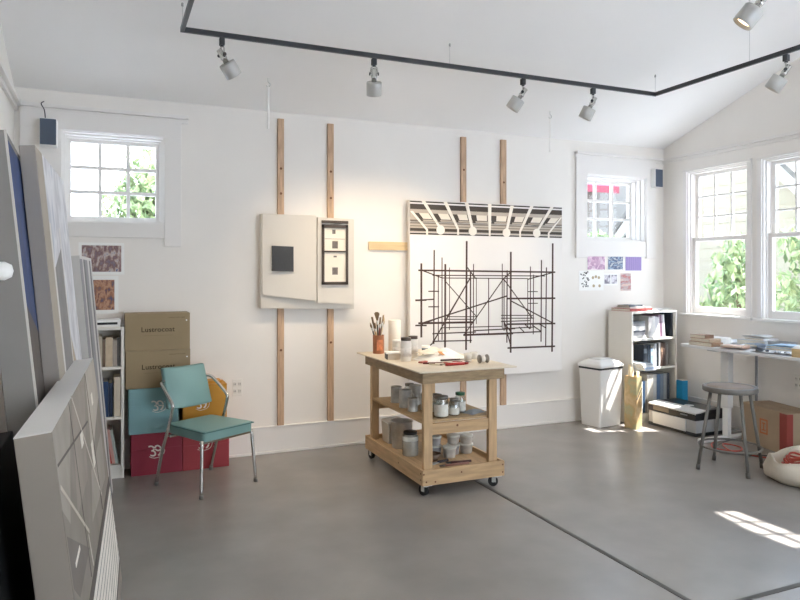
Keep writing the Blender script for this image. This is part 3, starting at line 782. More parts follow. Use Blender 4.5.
# things on the cart top (z .888)
TT = .8885
def lathe_thing(name, label, cat, loc, parts, group=None, rz=0):
    t = thing(name, label, cat, loc, rz, group)
    for pn, prof, m in parts: MB().lathe(prof).build(pn, m, t)
    return t
# copper tin of brushes
bx, by = 2.135, 5.40
t = thing('brush_tin', 'coppery printed tin holding paint brushes at the far left of the cart top', 'tin', (bx, by, TT))
MB().lathe([(0, 0), (.048, 0), (.049, .004), (.049, .155), (.051, .158), (.048, .158), (.047, .152), (.047, .02), (0, .02)], n=32).build('tin_body', mat('copper_tin', '#b27757', .45, noise=.25, scale=14), t)
MB().box((-.034, -.0505, .03), (.02, -.045, .12)).build('tin_label', mat('tin_label', '#d98a62', .5, noise=.3, scale=30), t)
rr = random.Random(5)
hand = ['#c9ad80', '#8d7050', '#5c5850', '#d3b98a', '#8f5040', '#a89a84', '#79705f', '#d8c8a8']
bl = [(-.05, .0, .24, 'flat'), (-.035, .02, .21, 'round'), (-.02, -.02, .27, 'fan'), (-.005, .015, .20, 'round'), (.01, -.01, .23, 'flat'), (.02, .02, .21, 'round'), (.03, -.015, .25, 'flat'), (.045, .005, .26, 'round'), (-.04, -.015, .19, 'flat'), (.0, .03, .22, 'round'), (-.06, .02, .20, 'round'), (.055, .02, .23, 'round')]
words_b = ['wide', 'slim', 'fan', 'short', 'medium', 'thin', 'tall', 'leaning', 'stubby', 'rear', 'far-left', 'far-right']
for k, (dx, dy, L, kind) in enumerate(bl):
    L += .06; a0 = Vector((bx - dx * .1, by + dy * .1, TT + .022)); a1 = Vector((bx + dx * 1.25, by + dy * 1.2, TT + .025 + L))
    d = (a1 - a0).normalized()
    o = tag(empty('paint_brush', a0), f'paint brush standing in the coppery tin, {words_b[k]} one of the bunch', 'brush', 'paint brushes in the coppery tin')
    o.rotation_euler = d.to_track_quat('Z', 'Y').to_euler()
    MB().lathe([(0, 0), (.0045, 0), (.0055, L * .4), (.007, L * .62), (.0055, L * .7), (0, L * .7)], n=8).build('handle', mat('handle_' + hand[k % 8].strip('#'), hand[k % 8], .45), o)
    MB().lathe([(.0055, L * .69), (.0075, L * .72), (.0075, L * .8), (0, L * .8)], n=8).build('ferrule', STEEL, o)
    if kind == 'fan':
        b = MB().prism([(-.006, -.002, L * .79), (.006, -.002, L * .79), (.026, -.002, L * .98), (.012, -.002, L * 1.02), (-.012, -.002, L * 1.02), (-.026, -.002, L * .98)], (0, .004, 0))
    elif kind == 'flat':
        b = MB().box((-.016, -.004, L * .79), (.016, .004, L), .002)
    else: b = MB().lathe([(.007, L * .79), (.0095, L * .87), (0, L)], n=8)
    b.build('bristles', mat('bristle_' + ('a' if k % 2 else 'b'), '#c9ad86' if k % 2 else '#8c765c', .9), o)
# paper towel roll
lathe_thing('paper_roll', 'upright white paper towel roll on the cart beside the brush tin', 'paper roll', (2.31, 5.46, TT),
   [('paper', [(.018, 0), (.052, 0), (.054, .004), (.054, .275), (.052, .279), (.018, .279), (.018, 0)], mat('towel', '#f0e9dc', .9, bump=.1, bscale=120)), ('core', [(.014, .0), (.0178, .0), (.0178, .276), (.014, .276), (.014, 0)], mat('card_core', '#b69a72', .8))])
# wood-ended white block / box
t = thing('paint_box', 'small white box with a black end strip near the left edge of the cart top', 'box', (2.12, 5.0, TT), R(-12))
MB().box((-.075, -.045, 0), (.075, .045, .045), .003).build('box_body', mat('block_cream', '#d5c9b8', .7), t)
MB().box((-.08, -.05, .045), (.08, .05, .058), .003).build('box_lid', WHITE, t)
MB().box((-.0765, -.046, .002), (-.068, .046, .044)).build('end_strip', BLACKM, t)
def bottle(label, loc, h, r, capc):
    return lathe_thing('plastic_bottle', label, 'bottle', loc, [('bottle_body', [(0, 0), (r * .94, 0), (r, .006), (r, h * .72), (r * .96, h * .78), (r * .88, h * .86), (r * .88, h * .87), (0, h * .87)], mat('bottle_white', '#dedad3', .35, noise=.06, scale=12)),
        ('bottle_cap', [(r * .9, h * .865), (r * .93, h * .87), (r * .93, h * .985), (r * .9, h), (0, h)], capc), ('bottle_label', [(r * 1.006, h * .2), (r * 1.006, h * .55)], mat('label_pale', '#cfc9c3', .6, noise=.2, scale=40))], 'white paint bottles on the cart top')
CAPB = mat('cap_brown', '#4a4038', .4)
bottle('white bottle with a brown cap at the front of the pair on the cart top', (2.15, 4.85, TT), .185, .043, CAPB)
bottle('white bottle with a brown cap at the back of the pair on the cart top', (2.275, 4.99, TT), .18, .041, CAPB)
bottle('capped white bottle just behind the pair of bottles on the cart top', (2.22, 5.20, TT), .13, .04, WHITE)
lathe_thing('paper_cup', 'small white cup with a bluish mark behind the paper pile', 'cup', (2.42, 5.05, TT), [('cup_body', [(0, 0), (.03, 0), (.036, .09), (.034, .09), (.028, .004), (0, .004)], WHITE), ('blue_mark', [(.0345, .05), (.0357, .07)], mat('mark_blue', '#5c7187', .6))])
# paper pile, palette and tools
t = thing('paper_pile', 'heap of crumpled white paper and rags on the cart top', 'paper pile', (2.44, 4.83, TT), R(12))
rr = random.Random(11)
def crumple(w, d, hgt, seed):
    q = random.Random(seed); ph = [q.random() * 6 for _ in range(6)]
    def f(u, v):
        e = (math.sin(PI * u) * math.sin(PI * v)) ** .55
        z = hgt * e * (.62 + .22 * math.sin(7 * u + ph[0]) * math.cos(6 * v + ph[1]) + .16 * math.sin(13 * u + 9 * v + ph[2]))
        return ((u - .5) * w * (1 + .06 * math.sin(5 * v + ph[3])), (v - .5) * d * (1 + .08 * math.sin(6 * u + ph[4])), max(0.0006, z))
    return f
MB().grid(crumple(.40, .30, .10, 2), 22, 18, False).build('crumpled_sheet', PAPER, t)
MB().grid(lambda u, v: tuple(a + c for a, c in zip(crumple(.22, .16, .05, 9)(u, v), (-.06, .03, .055))), 16, 12, False).build('top_sheet', mat('paper_cream', '#f0e6d4', .8), t)
MB().obox((-.06, -.10, .062), (.06, .05, .002), (.5, .1, .2)).build('orange_card', mat('orange_card', '#d99a5a', .7), t)
t = thing('paint_palette', 'flat palette smeared with dark paint in front of the paper heap', 'palette', (2.43, 4.58, TT), R(6))
b = MB(); pts = [(.17 * math.cos(a) * (1 + .1 * math.sin(2 * a)), .075 * math.sin(a)) for a in [2 * PI * k / 28 for k in range(28)]]
b.prism([(x, y, 0) for x, y in pts], (0, 0, .008), .002); b.build('palette_board', mat('palette_white', '#cfc4b6', .6, noise=.1, scale=8), t)
b = MB(); q = random.Random(4)
for k in range(14):
    b.m(k % 4); x, y = -.13 + .26 * q.random(), -.045 + .09 * q.random()
    b.lathe([(.012 + .012 * q.random(), 0), (.010, .004), (0, .006)], (x, y, .008), n=10, sx=1.6)
b.build('paint_dabs', [mat('dab_dark', '#4a3d3a', .5), mat('dab_brown', '#8b5f49', .5), mat('dab_white', '#e8e0d6', .5), mat('dab_red', '#a2423c', .5)], t)
def stick(name, label, cat, a, c, r, cols):
    a, c = Vector(a), Vector(c); o = tag(empty(name, a), label, cat); d = (c - a)
    o.rotation_euler = d.to_track_quat('Z', 'Y').to_euler(); L = d.length
    MB().lathe([(0, 0), (r, .0), (r, L * .8), (0, L * .8)], n=10).build('handle', mat('st_' + cols[0].strip('#'), cols[0], .45), o)
    MB().lathe([(r * .8, L * .8), (r * .75, L * .97), (0, L)], n=10).build('tip', mat('st_' + cols[1].strip('#'), cols[1], .45), o)
stick('red_marker', 'red marker pen lying at the front of the cart top', 'pen', (2.30, 4.46, TT + .011), (2.50, 4.47, TT + .011), .011, ('#b5342f', '#8e2622'))
stick('paint_brush', 'dark red handled brush lying at the left front of the cart top', 'brush', (2.19, 4.62, TT + .007), (2.36, 4.47 + .10, TT + .007), .007, ('#6a2b28', '#b7a58d'))
stick('paint_brush', 'cream handled brush lying between the red marker and the palette', 'brush', (2.21, 4.56, TT + .006), (2.29, 4.49, TT + .006), .006, ('#d8ccb4', '#6a5444'))
stick('palette_knife', 'dark knife handle lying across the paper heap', 'knife', (2.36, 4.66, TT + .016), (2.56, 4.64, TT + .018), .007, ('#4e3b36', '#9a938b'))
b = MB().obox((2.24, 4.70, TT + .006), (.11, .04, .012), (0, 0, .5), .003)
tag(b.build('paint_tube', mat('tube_red', '#ab5b50', .5, noise=.3, scale=25)), 'squeezed reddish paint tube lying by the palette', 'paint tube')
# tape spool, mugs
t = thing('wire_spool', 'grey spool lying on its side at the right of the cart top', 'spool', (2.645, 4.50, TT + .033), R(0))
M = Matrix.Rotation(PI / 2, 4, 'Y')
MB().lathe([(0, -.036), (.033, -.036), (.033, -.030), (.02, -.030), (.02, .030), (.033, .030), (.033, .036), (0, .036)], M=M).build('spool_body', mat('spool_grey', '#8f8a82', .5), t)
MB().lathe([(.0205, -.029), (.027, -.028), (.027, .006), (.0205, .008)], M=M).build('winding', mat('winding_white', '#d8d2c8', .6), t)
lathe_thing('glass_tumbler', 'small cloudy glass beside the grey spool on the cart top', 'glass', (2.60, 4.66, TT), [('glass_body', [(0, 0), (.028, 0), (.032, .06), (.030, .06), (.027, .004), (0, .004)], mat('cloudy_glass', '#d9d5cd', .2, noise=.15, scale=30))])
lathe_thing('glass_tumbler', 'small cloudy glass behind the grey spool on the cart top', 'glass', (2.70, 4.74, TT), [('glass_body', [(0, 0), (.026, 0), (.03, .055), (.028, .055), (.025, .004), (0, .004)], _m['cloudy_glass'])])

# jars and tins
def jar(label, loc, h, r, body, lidm, content, lab=None, lidh=.02, grp='jars on the cart', neck=.8, name='glass_jar'):
    t = thing(name, label, 'jar', loc, 0, grp)
    MB().lathe([(0, 0), (r * .95, 0), (r, .006), (r, h * .74), (r * neck, h * .84), (r * neck, h - lidh), (0, h - lidh)]).build('jar_body', body, t)
    if body in (JG, JG2):
        MB().lathe([(0, .004), (r * .88, .006), (r * .9, h * .5), (r * .6, h * .54), (0, h * .52)]).build('contents', RESID, t)
    MB().lathe([(r * neck, h - lidh), (r * (neck + .07), h - lidh), (r * (neck + .07), h - .002), (r * (neck + .04), h), (0, h)]).build('jar_lid', lidm, t)
    if lab: MB().lathe([(r * 1.004, h * lab[0]), (r * 1.012, h * lab[0] + .001), (r * 1.012, h * lab[1]), (r * 1.004, h * lab[1] + .001)], cap=False).build('jar_label', lab[2], t)
    return t
JG = glass_mat('jar_glass', (.86, .89, .87, 1), .2); JG2 = glass_mat('jar_glass_b', (.82, .86, .86, 1), .22)
RESID = mat('jar_residue', '#cfcdc3', .8, noise=.2, scale=40)
LIDS = mat('lid_grey', '#8a867f', .4, metal=.5, noise=.2, scale=30); LIDG = mat('lid_green', '#2f6a4a', .45)
LABW = mat('label_white', '#d9d8cf', .7, noise=.12, scale=30)
MS = .5225
jar('large labelled glass jar with a grey lid at the front of the middle cart shelf', (2.245, 4.425, MS), .155, .052, JG, LIDS, None, (.08, .62, LABW), neck=.92)
jar('slim glass jar with ink marks beside the large labelled jar', (2.365, 4.45, MS), .125, .04, JG2, LIDS, None, (.08, .45, LABW), neck=.75)
jar('green-lidded glass jar behind the slim jar on the middle cart shelf', (2.46, 4.53, MS), .15, .042, JG, LIDG, None, (.1, .55, LABW))
TIN = mat('tin_dull', '#c0beb8', .36, metal=.35, noise=.22, scale=16)
def tin(label, loc, h, r, m=TIN, open_=False, grp='tins on the cart'):
    t = thing('metal_tin', label, 'tin', loc, 0, grp)
    MB().lathe([(0, 0), (r, 0), (r + .002, .004), (r, .008), (r, h - .008), (r + .002, h - .003), (r, h), (r - .004, h), (r - .004, h - .012 if not open_ else h * .4), (0, h - .012 if not open_ else h * .4)]).build('tin_body', m, t)
    if not open_: MB().lathe([(0, h - .011), (r * .7, h - .011), (r * .68, h - .004), (0, h - .004)]).build('tin_lid', STEEL, t)
    MB().tube([(r, 0, h * .8), (r + .018, 0, h * .72), (r + .02, 0, h * .5), (r, 0, h * .4)], .003, 6).build('tin_handle', STEEL, t)
    return t
tin('dull grey tin farthest back on the middle cart shelf', (2.165, 5.08, MS), .13, .045)
tin('dull grey tin with a dark open top on the middle cart shelf', (2.15, 4.86, MS), .14, .05, open_=True)
tin('short grey tin nearest the front left of the middle cart shelf', (2.14, 4.70, MS), .10, .038)
tin('grey tin hidden behind the open tin on the middle cart shelf', (2.28, 4.96, MS), .15, .048)
tin('grey tin behind the cart leg on the middle shelf', (2.26, 4.72, MS), .125, .04, open_=True)
jar('clear jar at the back left of the middle cart shelf', (2.30, 5.12, MS), .14, .042, JG2, LIDS, None)
jar('clear jar behind the large labelled jar on the middle cart shelf', (2.29, 4.58, MS), .14, .04, JG2, LIDS, None)
t = thing('folded_rag', 'grey folded rag lying on the middle cart shelf', 'rag', (2.545, 4.47, MS), R(20))
MB().grid(crumple(.17, .10, .035, 21), 14, 10).build('rag_cloth', mat('rag_grey', '#9aa0a6', .9), t)
# bottom shelf
BS = .1605
t = thing('white_tub', 'white square tub at the back left of the bottom cart shelf', 'tub', (2.205, 5.235, BS))
MB().hexa([(-.07, -.07, 0), (.07, -.07, 0), (.07, .07, 0), (-.07, .07, 0), (-.08, -.08, .17), (.08, -.08, .17), (.08, .08, .17), (-.08, .08, .17)], .006).build('tub_body', mat('tub_white', '#cfc8bb', .5), t)
MB().box((-.084, -.084, .17), (.084, .084, .186), .004).build('tub_lid', WHITE, t)
def pail(label, loc, h, r):
    t = thing('metal_pail', label, 'pail', loc, R(-100))
    MB().lathe([(0, 0), (r * .86, 0), (r * .88, .004), (r, h - .006), (r + .006, h - .003), (r + .004, h), (r - .003, h), (r - .006, h - .01), (r * .85, .01), (0, .01)], n=32).build('pail_body', STEEL, t)
    MB().tube([(r + .004, 0, h * .88)] + [((r + .012) * math.cos(a), (r + .012) * math.sin(a) * .9, h * .88 - .10 * math.sin(a)) for a in [PI * k / 8 for k in range(1, 8)]] + [(-r - .004, 0, h * .88)], .003, 6).build('pail_handle', STEEL, t)
    return t
pail('big galvanised pail on the bottom cart shelf', (2.20, 5.05, BS), .215, .09)
jar('wide clear plastic jar in front of the big pail on the bottom cart shelf', (2.165, 4.80, BS), .185, .062, mat('clear_jar', '#a9a69c', .2, noise=.2, scale=9), mat('lid_black', '#2b2b2b', .4), None, (.62, .8, LABW), name='plastic_jar')
b = MB().box((2.255, 4.66, BS), (2.285, 4.76, BS + .20), .005)
tag(b.build('ink_cartridge_box', BLACKM), 'black upright carton behind the clear plastic jar', 'box')
def tub(label, loc, h, r, m):
    t = thing('plastic_tub', label, 'tub', loc, 0, 'stacked plastic tubs on the bottom cart shelf')
    MB().lathe([(0, 0), (r * .84, 0), (r * .86, .003), (r, h - .012), (r, h - .004), (0, h - .004)]).build('tub_body', m, t)
    MB().lathe([(r * 1.04, h - .014), (r * 1.06, h - .012), (r * 1.06, h - .001), (r, h), (0, h)]).build('tub_lid', LABW, t)
    return t
TB = mat('tub_milky', '#c6c0b6', .35, noise=.25, scale=14); TB2 = mat('tub_smoky', '#a5a3a3', .35, noise=.35, scale=14)
for lab, x, y, z, h, r, m in [('milky round tub nearest the right leg of the cart', 2.60, 4.69, 0, .075, .052, TB), ('milky tub stacked on the tub nearest the right leg of the cart', 2.60, 4.69, .0755, .07, .052, TB),
      ('squat smoky tub in the middle of the tub stacks', 2.49, 4.70, 0, .08, .05, TB2), ('pale tub on top of the squat smoky tub', 2.49, 4.70, .0805, .07, .05, TB), ('patterned tub in front of the stacked tubs', 2.415, 4.62, 0, .085, .052, TB),
      ('smoky tub at the left of the tub stacks', 2.34, 4.72, 0, .08, .05, TB2), ('smoky tub on top of the left tub stack', 2.34, 4.72, .0805, .07, .048, TB2)]:
    tub(lab, (x, y, BS + z), h, r, m)
t = thing('glass_bowl', 'dark glass bowl beside the left tub stack on the bottom cart shelf', 'bowl', (2.27, 4.60, BS))
MB().lathe([(0, 0), (.03, 0), (.055, .05), (.052, .05), (.028, .005), (0, .005)]).build('bowl_body', mat('bowl_brown', '#7b6555', .25), t)
stick('paint_brush', 'dark handled wide brush lying on the bottom cart shelf', 'brush', (2.50, 4.435, BS + .009), (2.30, 4.46, BS + .009), .009, ('#5a3a36', '#3a3634'))
stick('paint_brush', 'pink-brown handled brush lying foremost on the bottom cart shelf', 'brush', (2.46, 4.40, BS + .008), (2.22, 4.41, BS + .008), .008, ('#a9786a', '#6b6460'))
t = thing('paint_scraper', 'grey scraper blade lying on the bottom cart shelf by the front leg', 'scraper', (2.24, 4.50, BS), R(15))
MB().prism([(-.05, -.03, .004), (.02, -.016, .004), (.02, .016, .004), (-.05, .03, .004)], (0, 0, .003)).build('blade', STEEL, t)
MB().box((.018, -.011, .0), (.12, .011, .016), .005).build('handle', mat('scraper_black', '#39343a', .5), t)
# ------------------------------------------------------------------ leaning paintings at the left wall
class Slab:
    """leaning canvas: NT near top, FT far top, FB far bottom on the painted face; th = thickness towards the wall"""
    def __init__(s, NT, FT, FB, th):
        s.O = Vector(NT); s.s = (Vector(FT) - s.O); s.L = s.s.length; s.s.normalize()
        t_ = Vector(FB) - Vector(FT); s.H = t_.length; s.t = (t_ - s.s * t_.dot(s.s)).normalized()
        s.n = s.t.cross(s.s).normalized()
        if s.n.x < 0: s.n = -s.n
        s.th = th
    def p(s, a, c, o=0): return s.O + s.s * a + s.t * c + s.n * o
    def body(s, b):
        q = [s.p(0, 0, -s.th), s.p(s.L, 0, -s.th), s.p(s.L, s.H, -s.th), s.p(0, s.H, -s.th), s.p(0, 0), s.p(s.L, 0), s.p(s.L, s.H), s.p(0, s.H)]
        b.hexa(q, .004)
    def patch(s, b, pts, o, mi=0):
        b.m(mi); b.prism([s.p(a, c, o) for a, c in pts], s.n * -(o + .001))
    def line(s, b, a, c, w, o, mi=0):
        A, B = Vector(a), Vector(c); d = (B - A).normalized(); n = Vector((-d.y, d.x)) * w / 2
        s.patch(b, [A - n, B - n, B + n, A + n], o, mi)
# big one in front
s1 = Slab((-.142, 2.066, 1.146), (-.072, 3.78, 1.146), (.064, 3.78, .0), .093)
t = thing('leaning_painting', 'thick grey and white painting nearest the viewer, leaning at the left', 'painting', (0, 0, 0), 0, 'paintings leaning against the left wall')
b = MB(); s1.body(b); c1 = b.build('canvas', mat('canvas_side', '#9c9389', .8, noise=.03, scale=4), t)
b = MB(); L, H = s1.L, s1.H
P_ = ['#8e867c', '#a39b91', '#77706a', '#b9b0a4', '#e8e2d8', '#5f5853', '#9a9086', '#c9c1b5']
pm = [mat('pnt_' + c.strip('#'), c, .75, noise=.10, scale=7) for c in P_]
s1.patch(b, [(0, 0), (L, 0), (L, H), (0, H)], .0006, 0)
s1.patch(b, [(.0, .0), (.5, .0), (.12, .30), (0, .22)], .0010, 1)
s1.patch(b, [(.55, .0), (1.1, .0), (.72, .34), (.3, .34)], .0010, 6)
s1.patch(b, [(1.15, .0), (L, .0), (L, .2), (1.0, .34)], .0010, 3)
s1.patch(b, [(.02, .30), (.5, .52), (.12, .52), (.02, .45)], .0010, 2)
s1.patch(b, [(.9, .36), (1.6, .36), (1.5, .56), (.7, .5)], .0010, 1)
s1.patch(b, [(0, .66), (L, .66), (L, 1.05), (0, 1.05)], .0010, 4)          # clapboard
s1.patch(b, [(0, 1.05), (L, 1.05), (L, H), (0, H)], .0010, 6)
for k in range(1, 9): s1.line(b, (0, .66 + .045 * k), (L, .66 + .045 * k), .005, .0016, 2)
s1.line(b, (0, .640), (L, .640), .045, .0020, 5); s1.line(b, (0, 1.06), (L, 1.06), .02, .0020, 5)
s1.line(b, (.02, .10), (1.0, .18), .008, .0020, 5); s1.line(b, (.02, .16), (.55, .48), .012, .0022, 7); s1.line(b, (.55, .0), (1.2, .55), .012, .0022, 7)
s1.line(b, (.52, .48), (.55, .60), .012, .0022, 7); s1.line(b, (.11, .42), (.25, .42), .014, .0022, 4); s1.line(b, (1.15, 0), (1.15, .6), .006, .0024, 5); s1.line(b, (.45, 0), (.45, .6), .006, .0024, 2)
s1.patch(b, [(.66, .16), (.74, .16), (.74, .21), (.66, .21)], .0024, 4); s1.patch(b, [(1.02, .28), (1.10, .28), (1.10, .38), (1.02, .38)], .0024, 4); s1.patch(b, [(1.3, .12), (1.37, .12), (1.37, .17), (1.3, .17)], .0024, 4)
b.build('painted_scene', pm, c1)
b = MB().hexa([s1.p(0, -.0015, -s1.th), s1.p(L, -.0015, -s1.th), s1.p(L, .001, -s1.th), s1.p(0, .001, -s1.th), s1.p(0, -.0015, .0005), s1.p(L, -.0015, .0005), s1.p(L, .001, .0005), s1.p(0, .001, .0005)])
b.build('white_top_edge', mat('edge_white', '#e6e3de', .7), c1)
# tall one behind it
s2 = Slab((-.275, 3.1, 2.10), (-.235, 4.25, 2.10), (-.035, 4.25, .0), .058)
t = thing('leaning_painting', 'tall pale abstract painting standing behind the thick front painting', 'painting', (0, 0, 0), 0, 'paintings leaning against the left wall')
b = MB(); s2.body(b); c2 = b.build('canvas', mat('canvas_side_b', '#a8a19a', .8), t)
b = MB(); L, H = s2.L, s2.H
s2.patch(b, [(0, 0), (L, 0), (L, H), (0, H)], .0006, 0)
s2.patch(b, [(.28, .50), (.62, .40), (.62, H), (.28, H)], .0010, 1); s2.patch(b, [(.0, .0), (.22, .0), (.22, H), (0, H)], .0010, 2)
s2.patch(b, [(.62, .8), (1.1, 1.3), (1.1, H), (.62, H)], .0012, 3)
s2.line(b, (.25, .3), (.25, H), .05, .0016, 4); s2.line(b, (.64, .3), (.64, H), .03, .0016, 4)
b.build('painted_scene', [ramp_mat('cloudy_pale', ['#b9bcc6', '#e3e3e6', '#c4c3c8', '#efeeee'], 'noise', 4, (1, 1, .6)), mat('p2_grey', '#8f8c8a', .8, noise=.1), mat('p2_warm', '#b0a698', .8, noise=.05), mat('p2_beige', '#bcae9a', .8, noise=.08), mat('p2_white', '#d9d6d2', .8)], c2)
# navy faced one with grey edge
s3 = Slab((-.322, 2.65, 2.07), (-.365, 4.0, 2.07), (-.155, 4.0, .0), .10)
t = thing('leaning_painting', 'tall grey-edged painting with a navy face at the far left of the picture', 'painting', (0, 0, 0), 0, 'paintings leaning against the left wall')
b = MB(); s3.body(b); c3 = b.build('canvas', mat('canvas_side_c', '#8f8b87', .8, noise=.03), t)
b = MB(); s3.patch(b, [(0, 0.03), (s3.L, 0.03), (s3.L, 1.0), (0, .6)], .001, 0); s3.patch(b, [(0, .6), (s3.L, 1.0), (s3.L, s3.H), (0, s3.H)], .001, 1)
b.build('painted_scene', [mat('navy_paint', '#2c4270', .7, noise=.3, scale=4), mat('navy_shaded', '#5d5550', .7, noise=.2, scale=4)], c3)  # taupe lower part is shade painted onto the navy face
b = MB(); b.hexa([s3.p(-.002, 0, -.006), s3.p(.002, 0, -.006), s3.p(.002, s3.H, -.006), s3.p(-.002, s3.H, -.006), s3.p(-.002, 0, .002), s3.p(.002, 0, .002), s3.p(.002, s3.H, .002), s3.p(-.002, s3.H, .002)])
b.build('bare_edge', mat('edge_pale', '#d2cdc6', .8), c3)
# small far one
s4 = Slab((-.158, 4.42, 1.685), (-.115, 5.36, 1.685), (.03, 5.36, .0), .045)
t = thing('leaning_painting', 'striped grey painting at the back of the row, nearest the left bookcase', 'painting', (0, 0, 0), 0, 'paintings leaning against the left wall')
b = MB(); s4.body(b); c4 = b.build('canvas', mat('canvas_side_d', '#d2cec9', .8), t)
b = MB(); s4.patch(b, [(0, 0), (s4.L, 0), (s4.L, s4.H), (0, s4.H)], .0006, 0)
for k, (a, c, mi) in enumerate([(.0, .16, 1), (.24, .34, 2), (.34, .55, 1), (.7, .82, 2)]): s4.patch(b, [(a, .02), (c, .02), (c, s4.H), (a, s4.H)], .001, mi)
b.build('painted_scene', [mat('p4_white', '#cfccca', .8, noise=.05), mat('p4_grey', '#98979a', .8, noise=.1), mat('p4_dark', '#7b7a7e', .8, noise=.1)], c4)
# dark portfolio in the shadow and a white peg
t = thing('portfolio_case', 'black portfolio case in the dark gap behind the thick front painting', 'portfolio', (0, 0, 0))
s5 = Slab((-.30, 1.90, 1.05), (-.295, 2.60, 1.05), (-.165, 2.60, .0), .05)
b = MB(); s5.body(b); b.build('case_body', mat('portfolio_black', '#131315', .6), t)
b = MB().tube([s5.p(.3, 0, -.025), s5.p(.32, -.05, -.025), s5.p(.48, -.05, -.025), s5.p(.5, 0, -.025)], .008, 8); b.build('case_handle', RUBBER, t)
t = thing('wall_peg', 'white rounded peg poking in at the left picture edge', 'peg', (XL, 1.92, 1.585))
M = Matrix.Rotation(PI / 2, 4, 'Y')
MB().lathe([(0, 0), (.05, 0), (.05, .012), (.02, .014), (.018, .40), (0, .40)], M=M).build('peg_rod', WHITE, t)
MB().lathe([(0, .385), (.018, .386), (.023, .395), (.023, .425), (.015, .44), (0, .444)], M=M).build('peg_tip', WHITE, t)

# ------------------------------------------------------------------ right corner: bin, bag, bookcase
t = thing('waste_bin', 'white flip-lid waste bin in front of the right bookcase', 'bin', (4.735, 5.645, 0), R(10))
BINW = mat('bin_white', '#e4e2de', .4)
def rr_poly(w, d, z, r=.022, n=5):
    pts = []
    for cx, cy, a0 in ((w - r, -d + r, -90), (w - r, d - r, 0), (-w + r, d - r, 90), (-w + r, -d + r, 180)):
        for k in range(n + 1):
            a = R(a0 + 90 * k / n); pts.append((cx + r * math.cos(a), cy + r * math.sin(a), z))
    return pts
def loft(b, rings, cap0=True, cap1=True, smooth=False):
    q = bmesh.new(); V = [[q.verts.new(p) for p in r] for r in rings]; n = len(V[0])
    for i in range(len(V) - 1):
        for k in range(n): q.faces.new((V[i][k], V[i][(k + 1) % n], V[i + 1][(k + 1) % n], V[i + 1][k]))
    if cap0: q.faces.new(V[0][::-1])
    if cap1: q.faces.new(V[-1])
    bmesh.ops.recalc_face_normals(q, faces=q.faces[:])
    b._merge(q, smooth=smooth); return b
bw, bd = .180, .143
loft(MB(), [rr_poly(bw - .018, bd - .018, 0), rr_poly(bw - .016, bd - .016, .01), rr_poly(bw, bd, .59), rr_poly(bw - .01, bd - .01, .59), rr_poly(bw - .03, bd - .03, .02)]).build('bin_body', BINW, t)
loft(MB(), [rr_poly(bw + .004, bd + .004, .588), rr_poly(bw + .006, bd + .006, .608)]).build('bag_rim', mat('bag_black', '#22262c', .4), t)
lid = loft(MB(), [rr_poly(bw + .008, bd + .008, .608), rr_poly(bw + .010, bd + .010, .628), rr_poly(bw + .004, bd + .004, .640), rr_poly(bw - .03, bd - .03, .668), rr_poly(bw - .07, bd - .06, .682)]).build('bin_lid', BINW, t)
loft(MB(), [rr_poly(bw - .075, bd - .065, .680, .02), rr_poly(bw - .08, bd - .07, .690, .02)]).build('flap', mat('flap_white', '#d7d6d4', .35), lid)

RBX, RBY, RBR = 5.017, 5.50, R(5)
RBW, RBD, RBH = .69, .325, 1.175
bookcase('white bookcase crammed with books in the far right corner', (RBX, RBY, 0), RBR, RBW, RBD, RBH, [.885, .57, .09])
B1 = Matrix.Translation((RBX, RBY, 0)) @ Matrix.Rotation(RBR, 4, 'Z')
def rbook(label, x, z, w, h, d, c, lean=0, y=.03, band_c=None, grp=None): return book(label, B1, (x, y, z + .002), w, h, d, c, lean, grp=grp, band_c=band_c)
def flatbook(label, base, x, y, z, w, d, th, c, rz=0, grp=None, cat='book'):
    """lying book, w along x, d along y, th thick"""
    b = MB(); k = min(.003, th * .2)
    b.m(1); b.box((.003, .003, k), (w - .003, d - .003, th - k)); b.m(0)
    b.box((0, 0, 0), (w, d, k)); b.box((0, 0, th - k), (w, d, th)); b.box((0, -.001, 0), (w, .003, th))
    o = b.build('book', [cover(c), PAGES]); o.matrix_world = base @ Matrix.Translation((x, y, z)) @ Matrix.Rotation(rz, 4, 'Z')
    return tag(o, label, cat, grp)
g = 'books on the top shelf of the right bookcase'
for k, (x, w, th, z, c, l) in enumerate([(.03, .22, .03, 0, '#c9c6c2', 'pale grey book at the foot of the lying stack in the right bookcase'), (.035, .20, .035, .03, '#a3a3a6', 'mid grey book lying second in the stack on the top shelf of the right bookcase'),
        (.03, .21, .02, .065, '#5f6268', 'dark grey thin book third in the lying stack in the right bookcase'), (.05, .19, .045, .085, '#e7e5e1', 'thick white book lying fourth in the stack on the top shelf of the right bookcase'), (.03, .2, .05, .13, '#7d7f83', 'slate book lying on top of the stack on the top shelf of the right bookcase')]):
    flatbook(l, B1, x, .03, .887 + z, w, .24, th - .0005, c, .03 * (k % 2), g)
xs = .285
